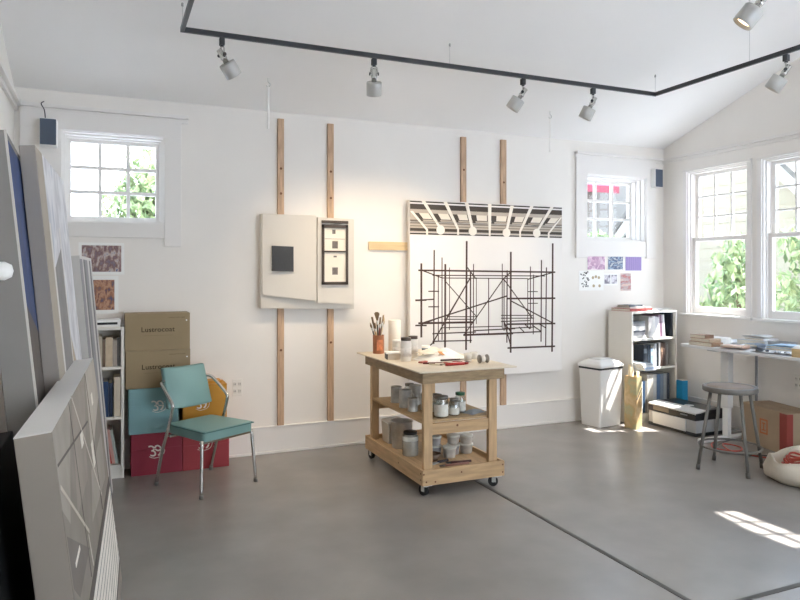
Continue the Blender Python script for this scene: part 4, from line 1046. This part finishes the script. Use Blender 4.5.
for w, h, c, l, ln in [(.02, .22, '#d9d5d2', 'white slanting booklet leftmost of the upright row in the right bookcase', 0), (.03, .21, '#e9e4e1', 'ivory spine beside the white slanting booklet in the right bookcase', 0), (.045, .225, '#efece8', 'broad white binder on the top shelf of the right bookcase', 0), (.03, .22, '#e4dfe0', 'pearl spine beside the broad white binder on the top shelf', 0), (.03, .215, '#ece7e6', 'white spine left of the pink books on the top shelf', 0),
                   (.022, .235, '#b295a4', 'mauve pink book on the top shelf of the right bookcase', -5), (.022, .235, '#8d6d80', 'plum book beside the mauve one on the top shelf of the right bookcase', -5), (.02, .235, '#d7ccd3', 'pale lilac book on the top shelf of the right bookcase', -5), (.018, .24, '#efefef', 'white thin book leaning beside the dark folder on the top shelf', -5)]:
    rbook(l, xs, .887 + (.002 if ln else 0), w, h, .22, c, ln, grp=g); xs += w + .0025
rbook('black folder at the right end of the top shelf of the right bookcase', .63, .885, .03, .255, .24, '#2c323b', 0, grp=g)
g = 'books on the middle shelf of the right bookcase'
xs = .205
for w, h, c, l, bc in [(.06, .245, '#3a4048', 'thick charcoal book, leftmost upright on the middle shelf of the right bookcase', '#7f8a96'), (.045, .24, '#2f3b48', 'dark slate book, second upright on the middle shelf of the right bookcase', None), (.03, .2, '#9fb8d4', 'light blue book on the middle shelf of the right bookcase', '#dfe7ef'), (.02, .22, '#e6e9ec', 'white thin book beside the light blue one on the middle shelf', None),
                   (.03, .25, '#c7ccd1', 'silver grey book on the middle shelf of the right bookcase', None), (.028, .255, '#29313c', 'blue-black book on the middle shelf of the right bookcase', None), (.022, .26, '#eceae6', 'tall white book right of the blue-black one', None), (.04, .25, '#7d6458', 'brown book on the middle shelf of the right bookcase', '#a98b75'), (.035, .255, '#5e4d47', 'dark brown book on the middle shelf of the right bookcase', None), (.03, .245, '#8a8580', 'grey-brown book at the right end of the middle shelf of the right bookcase', None)]:
    rbook(l, xs, .57, w, h, .24, c, grp=g, band_c=bc); xs += w + .004
g = 'magazines sliding off the middle shelf of the right bookcase'
for k, (c, l) in enumerate([('#dfe3ea', 'bottom magazine of the pile jutting from the middle shelf above the bin'), ('#b9c8dc', 'pale blue magazine in the pile jutting from the middle shelf above the bin'), ('#f0efec', 'white magazine in the pile jutting from the middle shelf above the bin'), ('#c9cdd2', 'grey magazine topmost of the pile jutting from the middle shelf above the bin')]):
    flatbook(l, B1, .036, -.15 + .012 * k, .572 + .0165 * k, .155, .34, .016, c, [0, -.03, .02, -.02][k] if k else 0, g, 'magazine')
g = 'books on the bottom shelf of the right bookcase'
xs = .03
for w, h, c, l in [(.03, .31, '#c98a6a', 'terracotta book on the bottom shelf of the right bookcase'), (.035, .32, '#b86a52', 'rust red book on the bottom shelf of the right bookcase'), (.03, .30, '#e2c6a8', 'peach book on the bottom shelf of the right bookcase'), (.03, .33, '#2f4152', 'dark blue book on the bottom shelf of the right bookcase'), (.025, .335, '#e7e9ea', 'white book beside the dark blue one on the bottom shelf'), (.03, .34, '#3d5672', 'denim blue book on the bottom shelf of the right bookcase'), (.025, .33, '#8d8a86', 'grey book on the bottom shelf of the right bookcase'),
                (.09, .40, '#cdc8be', 'wide stone coloured binder on the bottom shelf of the right bookcase'), (.05, .40, '#cfd0cf', 'silver binder on the bottom shelf of the right bookcase'), (.05, .395, '#6a84a6', 'blue binder on the bottom shelf of the right bookcase'), (.05, .40, '#8b97a6', 'blue-grey binder on the bottom shelf of the right bookcase'), (.045, .40, '#b4b6b6', 'pale grey binder on the bottom shelf of the right bookcase'), (.04, .40, '#4a4d57', 'dark binder at the right end of the bottom shelf of the right bookcase')]:
    rbook(l, xs, .09, w, h, .26, c, grp=g); xs += w + .004
# on top of the bookcase
g = 'papers and books on top of the right bookcase'
flatbook('red book lying on the left end of the bookcase top', B1, .0, .02, RBH + .001, .34, .26, .028, '#b5524c', .02, g)
flatbook('cream book lying on the red book on the bookcase top', B1, .03, .05, RBH + .0295, .30, .2, .016, '#d9cfc4', -.04, g)
flatbook('dark grey thin book topmost on the bookcase top', B1, .04, .07, RBH + .046, .23, .15, .018, '#4d5257', .12, g)
for k, (x, c, l) in enumerate([(.36, '#ece9e4', 'white sheet lying near the middle of the bookcase top'), (.52, '#d9d6d0', 'grey-white sheet lying near the right end of the bookcase top')]):
    o = MB().grid(lambda u, v: ((u - .5) * .15, (v - .5) * .22, .006 + .02 * u * u + .004 * math.sin(6 * v)), 8, 6).build('loose_paper', mat('paper_b' + str(k), c, .7))
    o.matrix_world = B1 @ Matrix.Translation((x + .07, .14, RBH - .005)) @ Matrix.Rotation(.2 * (1 - 2 * k), 4, 'Z'); tag(o, l, 'paper', g)

# yellow paper bag between bin and bookcase
t = thing('paper_bag', 'tan and yellow paper bag of rolled sheets between the bin and the bookcase', 'paper bag', (4.910, 5.362, 0), R(8))
BAG = ramp_mat('bag_yellow', ['#cba878', '#d8bb8e', '#c9ab78', '#b9b48a', '#d2b382', '#e0cdaa'], 'noise', 5)
b = MB(); loft(b, [rr_poly(.046, .075, 0, .008, 2), rr_poly(.048, .077, .34, .008, 2), rr_poly(.044, .075, .53, .008, 2), rr_poly(.040, .07, .53, .008, 2), rr_poly(.042, .07, .03, .008, 2)]); b.build('bag_body', BAG, t)
b = MB().cyl((-.015, .02, .035), (-.018, .0, .62), .017).cyl((.02, -.03, .035), (.022, -.04, .58), .014).cyl((.0, .045, .035), (.008, .05, .64), .014)
b.build('rolled_sheets', mat('roll_paper', '#d9c7a4', .8), t)
MB().obox((.0, -.078, .36), (.012, .004, .14), (0, .6, 0)).build('bag_mark', mat('bag_dark', '#55504a', .8), t)
# bright blue folder
t = thing('blue_folder', 'bright turquoise blue folder standing right of the bookcase behind the printer', 'folder', (5.655, 5.44, 0), R(-8))
MB().box((-.035, -.05, 0), (.035, .05, .43), .004).build('folder_body', mat('folder_blue', '#1f93c4', .45), t)
MB().box((-.03, -.045, .43), (.03, .045, .433)).build('folder_pages', PAGES, t)

# printer on the floor
t = thing('floor_printer', 'wide white and black printer standing on the floor beside the desk', 'printer', (5.19, 5.13, 0))
PRW = mat('printer_white', '#dedddb', .4); PRG = mat('printer_grey', '#b1b2b3', .45)
y0, y1 = -.31, .31
b = MB().box((0, y0, .03), (.40, y1, .175), .008); b.build('body', PRG, t)
MB().box((-.004, y0 + .0, .0), (.38, y1, .035), .006).build('base', PLASTICB, t)
MB().box((-.006, y0 - .002, .150), (.40, y1 + .002, .225), .01).build('upper_case', PLASTICB, t)
MB().prism([(-.006, y0, .228), (-.006, y0, .208), (.13, y0, .236), (.13, y0, .25)], (0, y1 - y0, 0), .004).build('front_lid', PRW, t)
MB().box((.13, y0, .222), (.39, y1, .245), .008).build('scanner_lid', PLASTICB, t)
MB().hexa([(-.012, y0 + .12, .03), (-.004, y0 + .12, .03), (-.004, y1 - .07, .03), (-.012, y1 - .07, .03), (-.020, y0 + .12, .150), (-.007, y0 + .12, .150), (-.007, y1 - .07, .150), (-.020, y1 - .07, .150)], .003).build('paper_tray', PRW, t)
MB().box((-.0075, y1 - .28, .168), (.0, y1 - .07, .208)).build('output_slot', mat('slot_brown', '#8b7d6c', .5), t)
MB().box((-.0075, y0 + .10, .185), (.0, y0 + .19, .197)).build('control_strip', mat('strip_grey', '#7d868d', .3), t)
MB().box((.14, -.1, .245), (.2, -.03, .256), .004).build('feed_tab', PRW, t)

# ------------------------------------------------------------------ desk
DZ = .895
t = thing('standing_desk', 'long white desk on a lifting column under the sash windows', 'desk', (0, 0, 0))
DW = mat('desk_white', '#dfdfdf', .4)
MB().box((5.10, 2.50, DZ - .028), (5.78, 4.93, DZ), .004).build('desk_top', DW, t)
for y in (4.65, 2.75):
    lg = MB().box((5.365, y - .045, .30), (5.435, y + .045, DZ - .045), .012).build('column', mat('desk_column', '#d9d8d6', .4), t)
    MB().box((5.375, y - .033, .03), (5.425, y + .033, .31), .01).build('inner_column', WHITE, lg)
    MB().box((5.06, y - .035, 0), (5.74, y + .035, .032), .008).build('foot', WHITE, lg)
MB().box((5.2, 4.60, DZ - .05), (5.70, 4.70, DZ - .028)).box((5.36, 2.75, DZ - .055), (5.44, 4.66, DZ - .028)).box((5.2, 2.70, DZ - .05), (5.70, 2.80, DZ - .028)).build('under_frame', PRG, t)
b = MB().cyl((XR - .035, 4.655, .03), (XR - .035, 4.655, DZ + .02), .013, n=12)
tag(b.build('wall_conduit', mat('conduit_grey', '#8f9092', .5)), 'thin grey conduit running up the wall behind the desk', 'pipe')
# desk clutter
def sheet(label, x, y, w, d, rz, c, z=0, curl=.004, g='loose papers on the desk'):
    o = MB().grid(lambda u, v: ((u - .5) * w, (v - .5) * d, .0015 + curl * (2 * u - 1) ** 2 + curl * .5 * (1 + math.sin(5 * v))), 8, 6).build('loose_paper', mat('sheet_' + c.strip('#'), c, .7))
    o.location = (x, y, DZ + z + .001); o.rotation_euler = (0, 0, rz); return tag(o, label, 'paper', g)
I4 = Matrix.Identity(4)
def stack_book(label, x, y, w, d, th, c, rz, z, g=None): return flatbook(label, I4, x, y, DZ + z, w, d, th - .0005, c, rz, g)
g = 'small books stacked at the left end of the desk'
stack_book('brown wooden-looking book at the foot of the small stack on the desk end', 5.115, 4.57, .15, .26, .036, '#a58467', .04, .001, g)
stack_book('tan book in the middle of the small stack on the desk end', 5.12, 4.60, .14, .23, .03, '#c4a98d', -.03, .0375, g)
stack_book('dark brown book topmost of the small stack on the desk end', 5.13, 4.66, .12, .17, .034, '#8b6a52', .06, .068, g)
stack_book('white notepad beside the small book stack on the desk', 5.29, 4.62, .13, .16, .07, '#e3ded6', .0, .001)
sheet('pinkish printed sheet at the front edge of the desk', 5.20, 4.40, .16, .24, .25, '#e0bfae', .001, .008)
sheet('white sheet curling on top of the ring-bound pad on the desk', 5.665, 4.53, .17, .22, .1, '#f0f0ee', .073, .012)
sheet('white sheet at the back of the desk under the corner window', 5.58, 4.81, .21, .2, -.1, '#eeeff0', .001, .016)
sheet('large white sheet in the middle of the desk', 5.40, 4.46, .22, .28, -.2, '#f2f2f1', .001, .01)
sheet('bluish sheet lying on the stack in the middle of the desk', 5.50, 4.06, .2, .28, .2, '#b5cfe2', .044, .003)
stack_book('sky blue magazine on the pile in the middle of the desk', 5.42, 3.95, .22, .28, .018, '#9cc3df', .12, .024)
stack_book('white magazine under the sky blue one on the desk', 5.40, 3.93, .24, .30, .022, '#e3e6e8', .05, .0012)
sheet('patterned sheet near the front edge of the desk', 5.19, 4.10, .14, .22, -.15, '#d5d3d0', .001, .006)
sheet('white sheet hanging towards the front edge of the desk', 5.24, 3.95, .2, .26, .2, '#efefef', .001, .006)
stack_book('grey ring-bound pad under white sheets at the back left of the desk', 5.57, 4.38, .2, .28, .05, '#c9cbcd', .1, .001)
stack_book('white booklet lying on the grey ring-bound pad on the desk', 5.58, 4.40, .17, .24, .02, '#eceae6', -.15, .052)
stack_book('peach booklet near the desk front between the notepad and the sheets', 5.15, 4.28, .14, .2, .016, '#dcb9a4', .2, .016)
stack_book('slate booklet at the front middle of the desk', 5.32, 4.26, .13, .19, .022, '#6f7a86', -.3, .018)
sheet('crumpled white sheet standing up on the back of the desk', 5.66, 3.98, .16, .22, .4, '#f0f1f2', .001, .05)
b = MB()
q = random.Random(8)
for k in range(9): b.m(k % 2); b.obox((5.17 + .07 * q.random(), 3.86 + .30 * q.random(), DZ + .012 + .001 * k), (.02, .026, .014), (0, 0, q.random() * 3), .003)
tag(b.build('clip_row', [mat('clip_dark', '#4a4f5a', .5), mat('clip_light', '#b9bfc9', .5)]), 'scatter of dark binder clips along the front edge of the desk', 'clips', None, 'stuff')
t = thing('desk_tray', 'low grey tray at the back of the desk between the sash windows', 'tray', (5.68, 4.30, DZ), R(0))
MB().box((-.06, -.12, 0), (.06, .12, .006), .002).build('tray_floor', PRG, t)
MB().box((-.06, -.12, .006), (-.054, .12, .055)).box((.054, -.12, .006), (.06, .12, .055)).box((-.054, -.12, .006), (.054, -.114, .055)).box((-.054, .114, .006), (.054, .12, .055)).build('tray_walls', PRG, t)
t = thing('tape_dispenser', 'grey tape dispenser towards the right of the desk', 'tape dispenser', (5.46, 3.92 - .08, DZ), R(70))
MB().prism([(-.07, -.025, 0), (.08, -.025, 0), (.08, -.025, .02), (.04, -.025, .05), (-.03, -.025, .055), (-.07, -.025, .03)], (0, .05, 0), .004).build('dispenser_body', mat('dispenser_grey', '#9aa0a6', .4), t)
MB().cyl((-.01, -.012, .06), (-.01, .012, .06), .03).build('tape_roll', mat('tape_clear', '#cfd3d6', .3), t)
t = thing('wood_box', 'pale wooden box at the right picture edge on the desk', 'box', (5.19, 3.70, DZ), R(8))
MB().box((-.07, -.10, 0), (.08, .085, .06), .004).build('box_body', mat('box_pine', '#d9bd8c', .6, noise=.1, scale=6, stretch=(8, 1, 8)), t)
MB().box((-.072, -.102, .06), (.082, .087, .07), .003).build('box_lid', mat('box_pine_b', '#e0c697', .6, noise=.1, scale=6, stretch=(8, 1, 8)), t)
MB().grid(lambda u, v: tuple(a + c for a, c in zip(crumple(.15, .17, .05, 31)(u, v), (0, 0, .0705))), 12, 10, False).build('tissue', PAPER, t)

# ------------------------------------------------------------------ stool
t = thing('metal_stool', 'grey steel shop stool with a round hardboard seat before the desk', 'stool', (4.608, 3.937, 0), R(0))
SG = mat('stool_grey', '#77736d', .5, metal=.25, noise=.12, scale=12)
MB().lathe([(.175, .628), (.20, .626), (.206, .632), (.206, .662), (.202, .668), (.185, .669), (.170, .662), (.165, .655), (0, .655)], n=40).build('seat_rim', SG, t)
MB().lathe([(0, .656), (.172, .656), (.176, .662), (.17, .667), (0, .667)], n=40).build('seat_board', mat('seat_brown', '#7d6854', .5, noise=.15, scale=8), t)
feet = [(-.246, .095), (-.094, -.244), (.089, .236), (.253, -.09)]
for fx, fy in feet:
    lg = MB().cyl((fx, fy, .015), (fx * .60, fy * .60, .635), .0135, n=14).build('leg', SG, t)
    MB().cyl((fx * 1.003, fy * 1.003, 0), (fx * .985, fy * .985, .04), .0165, n=14).build('foot_tip', mat('tip_dark', '#5a5752', .6), lg)
k = 1 - .4 * (.185 / .635)
rad = sum(math.hypot(*f) for f in feet) / 4 * k
MB().tube([(rad * math.cos(a), rad * math.sin(a), .185) for a in [2 * PI * i / 24 for i in range(24)]], .0085, 10, True, 2).build('foot_ring', SG, t)

# ------------------------------------------------------------------ box and bag under the desk, cords
A, Bq = Vector((5.505, 4.575)), Vector((5.378, 4.015)); d = (A - Bq).normalized(); rz = math.atan2(-d.x, d.y)
t = thing('carton', 'brown carton with an orange-red stamp under the desk', 'box', (Bq.x, Bq.y, 0), rz)
L_ = (A - Bq).length
KR2 = mat('kraft_b', '#b09a80', .8, noise=.06, scale=4)
MB().box((0, 0, 0), (.30, L_, .358), .004).build('carton_body', KR2, t)
MB().box((-.001, .0, .358), (.148, L_, .364), .002).box((.152, .0, .358), (.301, L_, .364), .002).build('flaps', KR2, t)
MB().box((-.0015, 0.0, 0), (0.0, .085, .355)).box((0, -.0015, 0), (.06, 0.0, .355)).build('red_corner', mat('carton_redband', '#a0463c', .7), t)
ORS = mat('stamp_orange', '#c0744a', .8)
b = MB()
for k, (y0_, y1_, z0_, z1_) in enumerate([(.23, .33, .245, .26), (.23, .33, .125, .14), (.23, .245, .14, .245), (.315, .33, .14, .245), (.26, .30, .215, .228), (.274, .286, .155, .215), (.255, .305, .155, .166)]): b.box((-.0016, y0_, z0_), (.0, y1_, z1_))
b.build('stamp_mark', ORS, t)
t = thing('tote_bag', 'slumped natural canvas tote bag on the floor by the stool', 'bag', (4.90, 3.44, 0), R(-25))
TOTE = mat('tote_canvas', '#d8cdbb', .9, noise=.06, scale=6, bump=.15, bscale=40)
rings = []
for z, s in ((0.0, .80), (.02, .94), (.07, 1.0), (.12, .97), (.155, .93), (.15, .88), (.09, .86), (.05, .8)):
    rg = []
    for k in range(36):
        a = 2 * PI * k / 36
        w = 1 + .05 * math.sin(3 * a + z * 20) + .03 * math.sin(7 * a + 2)
        lift = .15 * max(0, math.cos(a - .15)) ** 1.5 * (1 if z > .1 else .2 if z > .03 else 0)
        rg.append((.34 * s * w * math.cos(a), .28 * s * w * math.sin(a), z * 1.15 + lift + (.012 * math.sin(5 * a) if z > .05 else 0)))
    rings.append(rg)
loft(MB(), rings, True, True, True).build('bag_body', TOTE, t)
MB().tube([(.02, -.20, .16), (.05, -.21, .26), (.14, -.17, .28), (.18, -.13, .19)], .011, 8).build('bag_handle', TOTE, t)
MB().tube([(-.10, .19, .14), (-.02, .22, .19), (.06, .20, .15)], .011, 8).build('bag_handle', TOTE, t)
CORDR = mat('cord_red', '#b3483a', .5)
t = thing('cord_coil', 'coil of red extension cord lying in the canvas tote bag', 'cord', (4.86, 3.50, .10))
for k in range(4):
    MB().tube([((.14 - .012 * k) * math.cos(a) + .006 * k, (.13 - .01 * k) * math.sin(a), .012 + .02 * k + .012 * math.sin(3 * a + k)) for a in [2 * PI * i / 14 for i in range(14)]], .008, 8, True, 2).build('cord_loop', CORDR, t)
b = MB().tube([(5.20, 4.60, .006), (5.10, 4.56, .006), (5.0, 4.42, .006), (5.12, 4.28, .006), (5.25, 4.38, .006), (5.20, 4.52, .006), (5.06, 4.30, .006), (5.16, 4.0, .006), (5.28, 3.90, .006)], .006, 8)
tag(b.build('extension_cord', CORDR), 'red extension cord looping on the floor beside the desk foot', 'cord')
b = MB().tube([(5.42, 4.602, .006), (5.2, 4.54, .006), (4.92, 4.36, .008), (5.06, 4.16, .008), (5.3, 4.02, .008)], .005, 8)
tag(b.build('extension_cord', mat('cord_dark', '#4b4744', .5)), 'dark cable trailing on the floor behind the stool', 'cord')
# ------------------------------------------------------------------ outside
GRASS = mat('pale_gravel', '#c4c7cc', .9, noise=.15, scale=3)
struct('ground', MB().box((-40, -40, -.5), (50, 60, -.2)), GRASS, 'ground outside the windows')
LEAF = [mat('leaf_a', '#8c9b6c', .6, noise=.2, scale=2), mat('leaf_b', '#7d9064', .6, noise=.2, scale=2), mat('leaf_c', '#a5b080', .6, noise=.2, scale=2)]
BARK = mat('bark', '#7c6a58', .9, noise=.3, scale=10)
def tree(label, x, y, crowns, n, leaf, seed, trunk_r=.1, cat='tree'):
    q = random.Random(seed)
    t = thing('leafy_tree' if cat == 'tree' else 'garden_shrub', label, cat, (x, y, -.2))
    zt = max(c[2] for c in crowns)
    b = MB().tube([(0, 0, 0), (.03, .02, zt * .4), (0, 0, zt * .8)], trunk_r, 8)
    for cx, cy, cz, r in crowns: b.tube([(0, 0, min(zt * .45, cz * .6)), (cx * .6, cy * .6, cz * .85), (cx, cy, cz)], trunk_r * .35, 6)
    b.build('trunk', BARK, t)
    bm = bmesh.new()
    tot = sum(c[3] ** 2 for c in crowns)
    for cx, cy, cz, r in crowns:
        for _ in range(int(n * r * r / tot)):
            v = Vector((q.gauss(0, 1), q.gauss(0, 1), q.gauss(0, 1))).normalized() * r * (q.random() ** .45)
            c = Vector((cx, cy, cz)) + v
            L = leaf * (.7 + .6 * q.random())
            M = Euler((q.random() * 6, q.random() * 6, q.random() * 6)).to_matrix()
            vs = [bm.verts.new(c + M @ Vector(p) * L) for p in ((-.5, 0, 0), (0, -.28, .05), (.55, 0, -.03), (0, .28, .05))]
            f = bm.faces.new(vs); f.material_index = q.randrange(3)
    me = bpy.data.meshes.new('foliage'); bm.to_mesh(me); bm.free()
    for m in LEAF: me.materials.append(m)
    o = bpy.data.objects.new('foliage', me); col.objects.link(o); o.parent = t
tree('pale green tree beyond the small left window', .75, 14.2, [(.15, 0, 3.6, .75), (-.35, 0, 3.0, .6), (.5, 0, 2.6, .7), (-.1, .2, 2.3, .7)], 2600, .17, 1)
tree('low pale tree at the lower left beyond the small left window', -1.35, 17, [(0, 0, 2.1, .6), (.8, .3, 1.9, .6)], 1300, .18, 2)
tree('leafy shrub outside the corner sash window', 8.3, 6.95, [(0, -.05, 1.95, .4), (-.1, -.15, 1.5, .5), (.1, .35, 1.05, .5), (0, 0.1, .6, .55)], 2200, .12, 3, .04, 'shrub')
tree('leafy shrub outside the sash window over the desk', 8.3, 5.72, [(0, .1, 2.15, .42), (.1, -.5, 1.9, .6), (0, .2, 1.5, .45), (0, -.3, .9, .6)], 2600, .12, 4, .04, 'shrub')
tree('tall tree rising behind the neighbouring roof', 18.6, 12.6, [(0, -.5, 5.0, 1.3), (0, 1.0, 5.8, 1.4), (0, -1.8, 4.4, 1.2), (0, .4, 3.6, 1.3)], 4200, .26, 5, .2)
tree('unseen high tree placed to keep sun off the window over the desk', 9.3, 2.95, [(0, -.05, 8.35, .5), (0, 0, 7.75, .48), (.1, .1, 8.0, .3)], 3000, .17, 6, .06)  # out of view; crown set in the sun's path to shade the desk window
tree('bushy hedge shrub outside the small right window', 7.35, 9.0, [(.35, 0, 2.1, .35), (0, 0, 2.15, .35), (-.3, 0, 1.9, .4), (0, 0, 1.4, .5)], 1500, .12, 7, .04, 'shrub')
SIDE = mat('siding_beige', '#9d9480', .8, noise=.03, scale=2); SIDW = mat('siding_white', '#b3b0a9', .8); ROOF = mat('roof_grey', '#66625c', .85, noise=.15, scale=8)
t = thing('neighbour_house', 'beige gabled house next door seen through the sash windows', 'house', (10, 0, -.2))
PK, PZ_ = 8.7, 4.55
poly = [(0, 6.9, 0), (0, 11.0, 0), (0, 11.0, 2.4), (0, PK, PZ_), (0, 6.9, 2.75)]
wl = MB().prism(poly, (6, 0, 0)).build('house_wall', SIDE, t)
b = MB()
for k in range(18):
    z = .25 + .22 * k
    ya = 6.9 if z < 2.75 else 6.9 + (z - 2.75) / (PZ_ - 2.75) * (PK - 6.9); yb = 11 if z < 2.4 else 11 - (z - 2.4) / (PZ_ - 2.4) * (11 - PK)
    if yb - ya > .2: b.box((-.012, ya, z), (.0, yb, z + .03))
b.build('siding_laps', SIDE, wl)
b = MB()
for ya, za, yb, zb in ((6.55, 2.42, PK, PZ_ + .05), (11.35, 2.12, PK, PZ_ + .05)):
    b.prism([(-.3, ya, za), (-.3, yb, zb), (-.3, yb, zb + .26), (-.3, ya, za + .26)], (.06, 0, 0))
b.build('fascia', SIDW, t)
b = MB()
for ya, za, yb, zb in ((6.5, 2.64, PK, PZ_ + .30), (11.4, 2.34, PK, PZ_ + .30)):
    b.prism([(-.35, ya, za), (-.35, yb, zb), (-.35, yb, zb + .1), (-.35, ya, za + .1)], (6.6, 0, 0))
b.build('roof', ROOF, t)
w_ = MB().box((-.05, 9.3, 1.2), (0.01, 10.1, 2.5), .01).build('window_frame', SIDW, t)
MB().box((-.055, 9.38, 1.28), (-.045, 10.02, 2.42)).build('window_pane', mat('dark_glass', '#8f9aa3', .1), w_)
t = thing('white_house', 'white house with a red awning seen through the small right window', 'house', (0, 13, -.2))
MB().box((4.5, 0, 0), (13.5, 5, 5.2)).build('house_wall', mat('siding_pale', '#98928a', .8), t)
MB().prism([(4.2, -.5, 5.1), (4.2, 5.5, 5.1), (4.2, 2.5, 7.2)], (9.6, 0, 0)).build('roof', ROOF, t)
MB().hexa([(9.6, -.7, 3.62), (10.85, -.7, 3.62), (10.85, 0, 3.80), (9.6, 0, 3.80), (9.6, -.7, 3.78), (10.85, -.7, 3.78), (10.85, 0, 4.02), (9.6, 0, 4.02)]).build('awning', mat('awning_red', '#8f3a4c', .7), t)

# ------------------------------------------------------------------ light
wd = bpy.data.worlds.new('sky'); scn.world = wd; wd.use_nodes = True
nt = wd.node_tree; bg = nt.nodes['Background']
tc = nt.nodes.new('ShaderNodeTexCoord'); sep = nt.nodes.new('ShaderNodeSeparateXYZ'); nt.links.new(tc.outputs['Generated'], sep.inputs[0])
rp = nt.nodes.new('ShaderNodeValToRGB'); el = rp.color_ramp.elements
el[0].position = 0; el[0].color = (.90, .95, 1, 1); el[1].position = .7; el[1].color = (.50, .71, 1, 1)
nt.links.new(sep.outputs['Z'], rp.inputs['Fac']); nt.links.new(rp.outputs['Color'], bg.inputs['Color'])
bg.inputs['Strength'].default_value = 4.5
sun = bpy.data.lights.new('sun', 'SUN'); sun.energy = 16; sun.angle = R(.5); sun.color = (1, .98, .95)
so_ = bpy.data.objects.new('sun', sun); col.objects.link(so_); so_.location = (20, -8, 30)
so_.rotation_euler = Vector((-1, .335, -1.70)).to_track_quat('-Z', 'Y').to_euler()

# ------------------------------------------------------------------ camera and view
cam = bpy.data.cameras.new('camera'); cam.sensor_width = 36; cam.lens = 674 / 800 * 36; cam.shift_y = -27 / 800; cam.clip_start = .05
co = bpy.data.objects.new('camera', cam); col.objects.link(co); co.location = (0, 0, 1.58); co.rotation_euler = (PI / 2, 0, -R(23.4))
scn.camera = co
vs = scn.view_settings
scn.display_settings.display_device = 'sRGB'
vs.view_transform = 'Standard'; vs.look = 'None'; vs.gamma = 1; vs.use_curve_mapping = False; vs.exposure = .52
scn.cycles.use_denoising = True
scn.cycles.max_bounces = 10; scn.cycles.diffuse_bounces = 6; scn.cycles.transparent_max_bounces = 12
scn.cycles.sample_clamp_indirect = 8
scn.cycles.caustics_reflective = False; scn.cycles.caustics_refractive = False
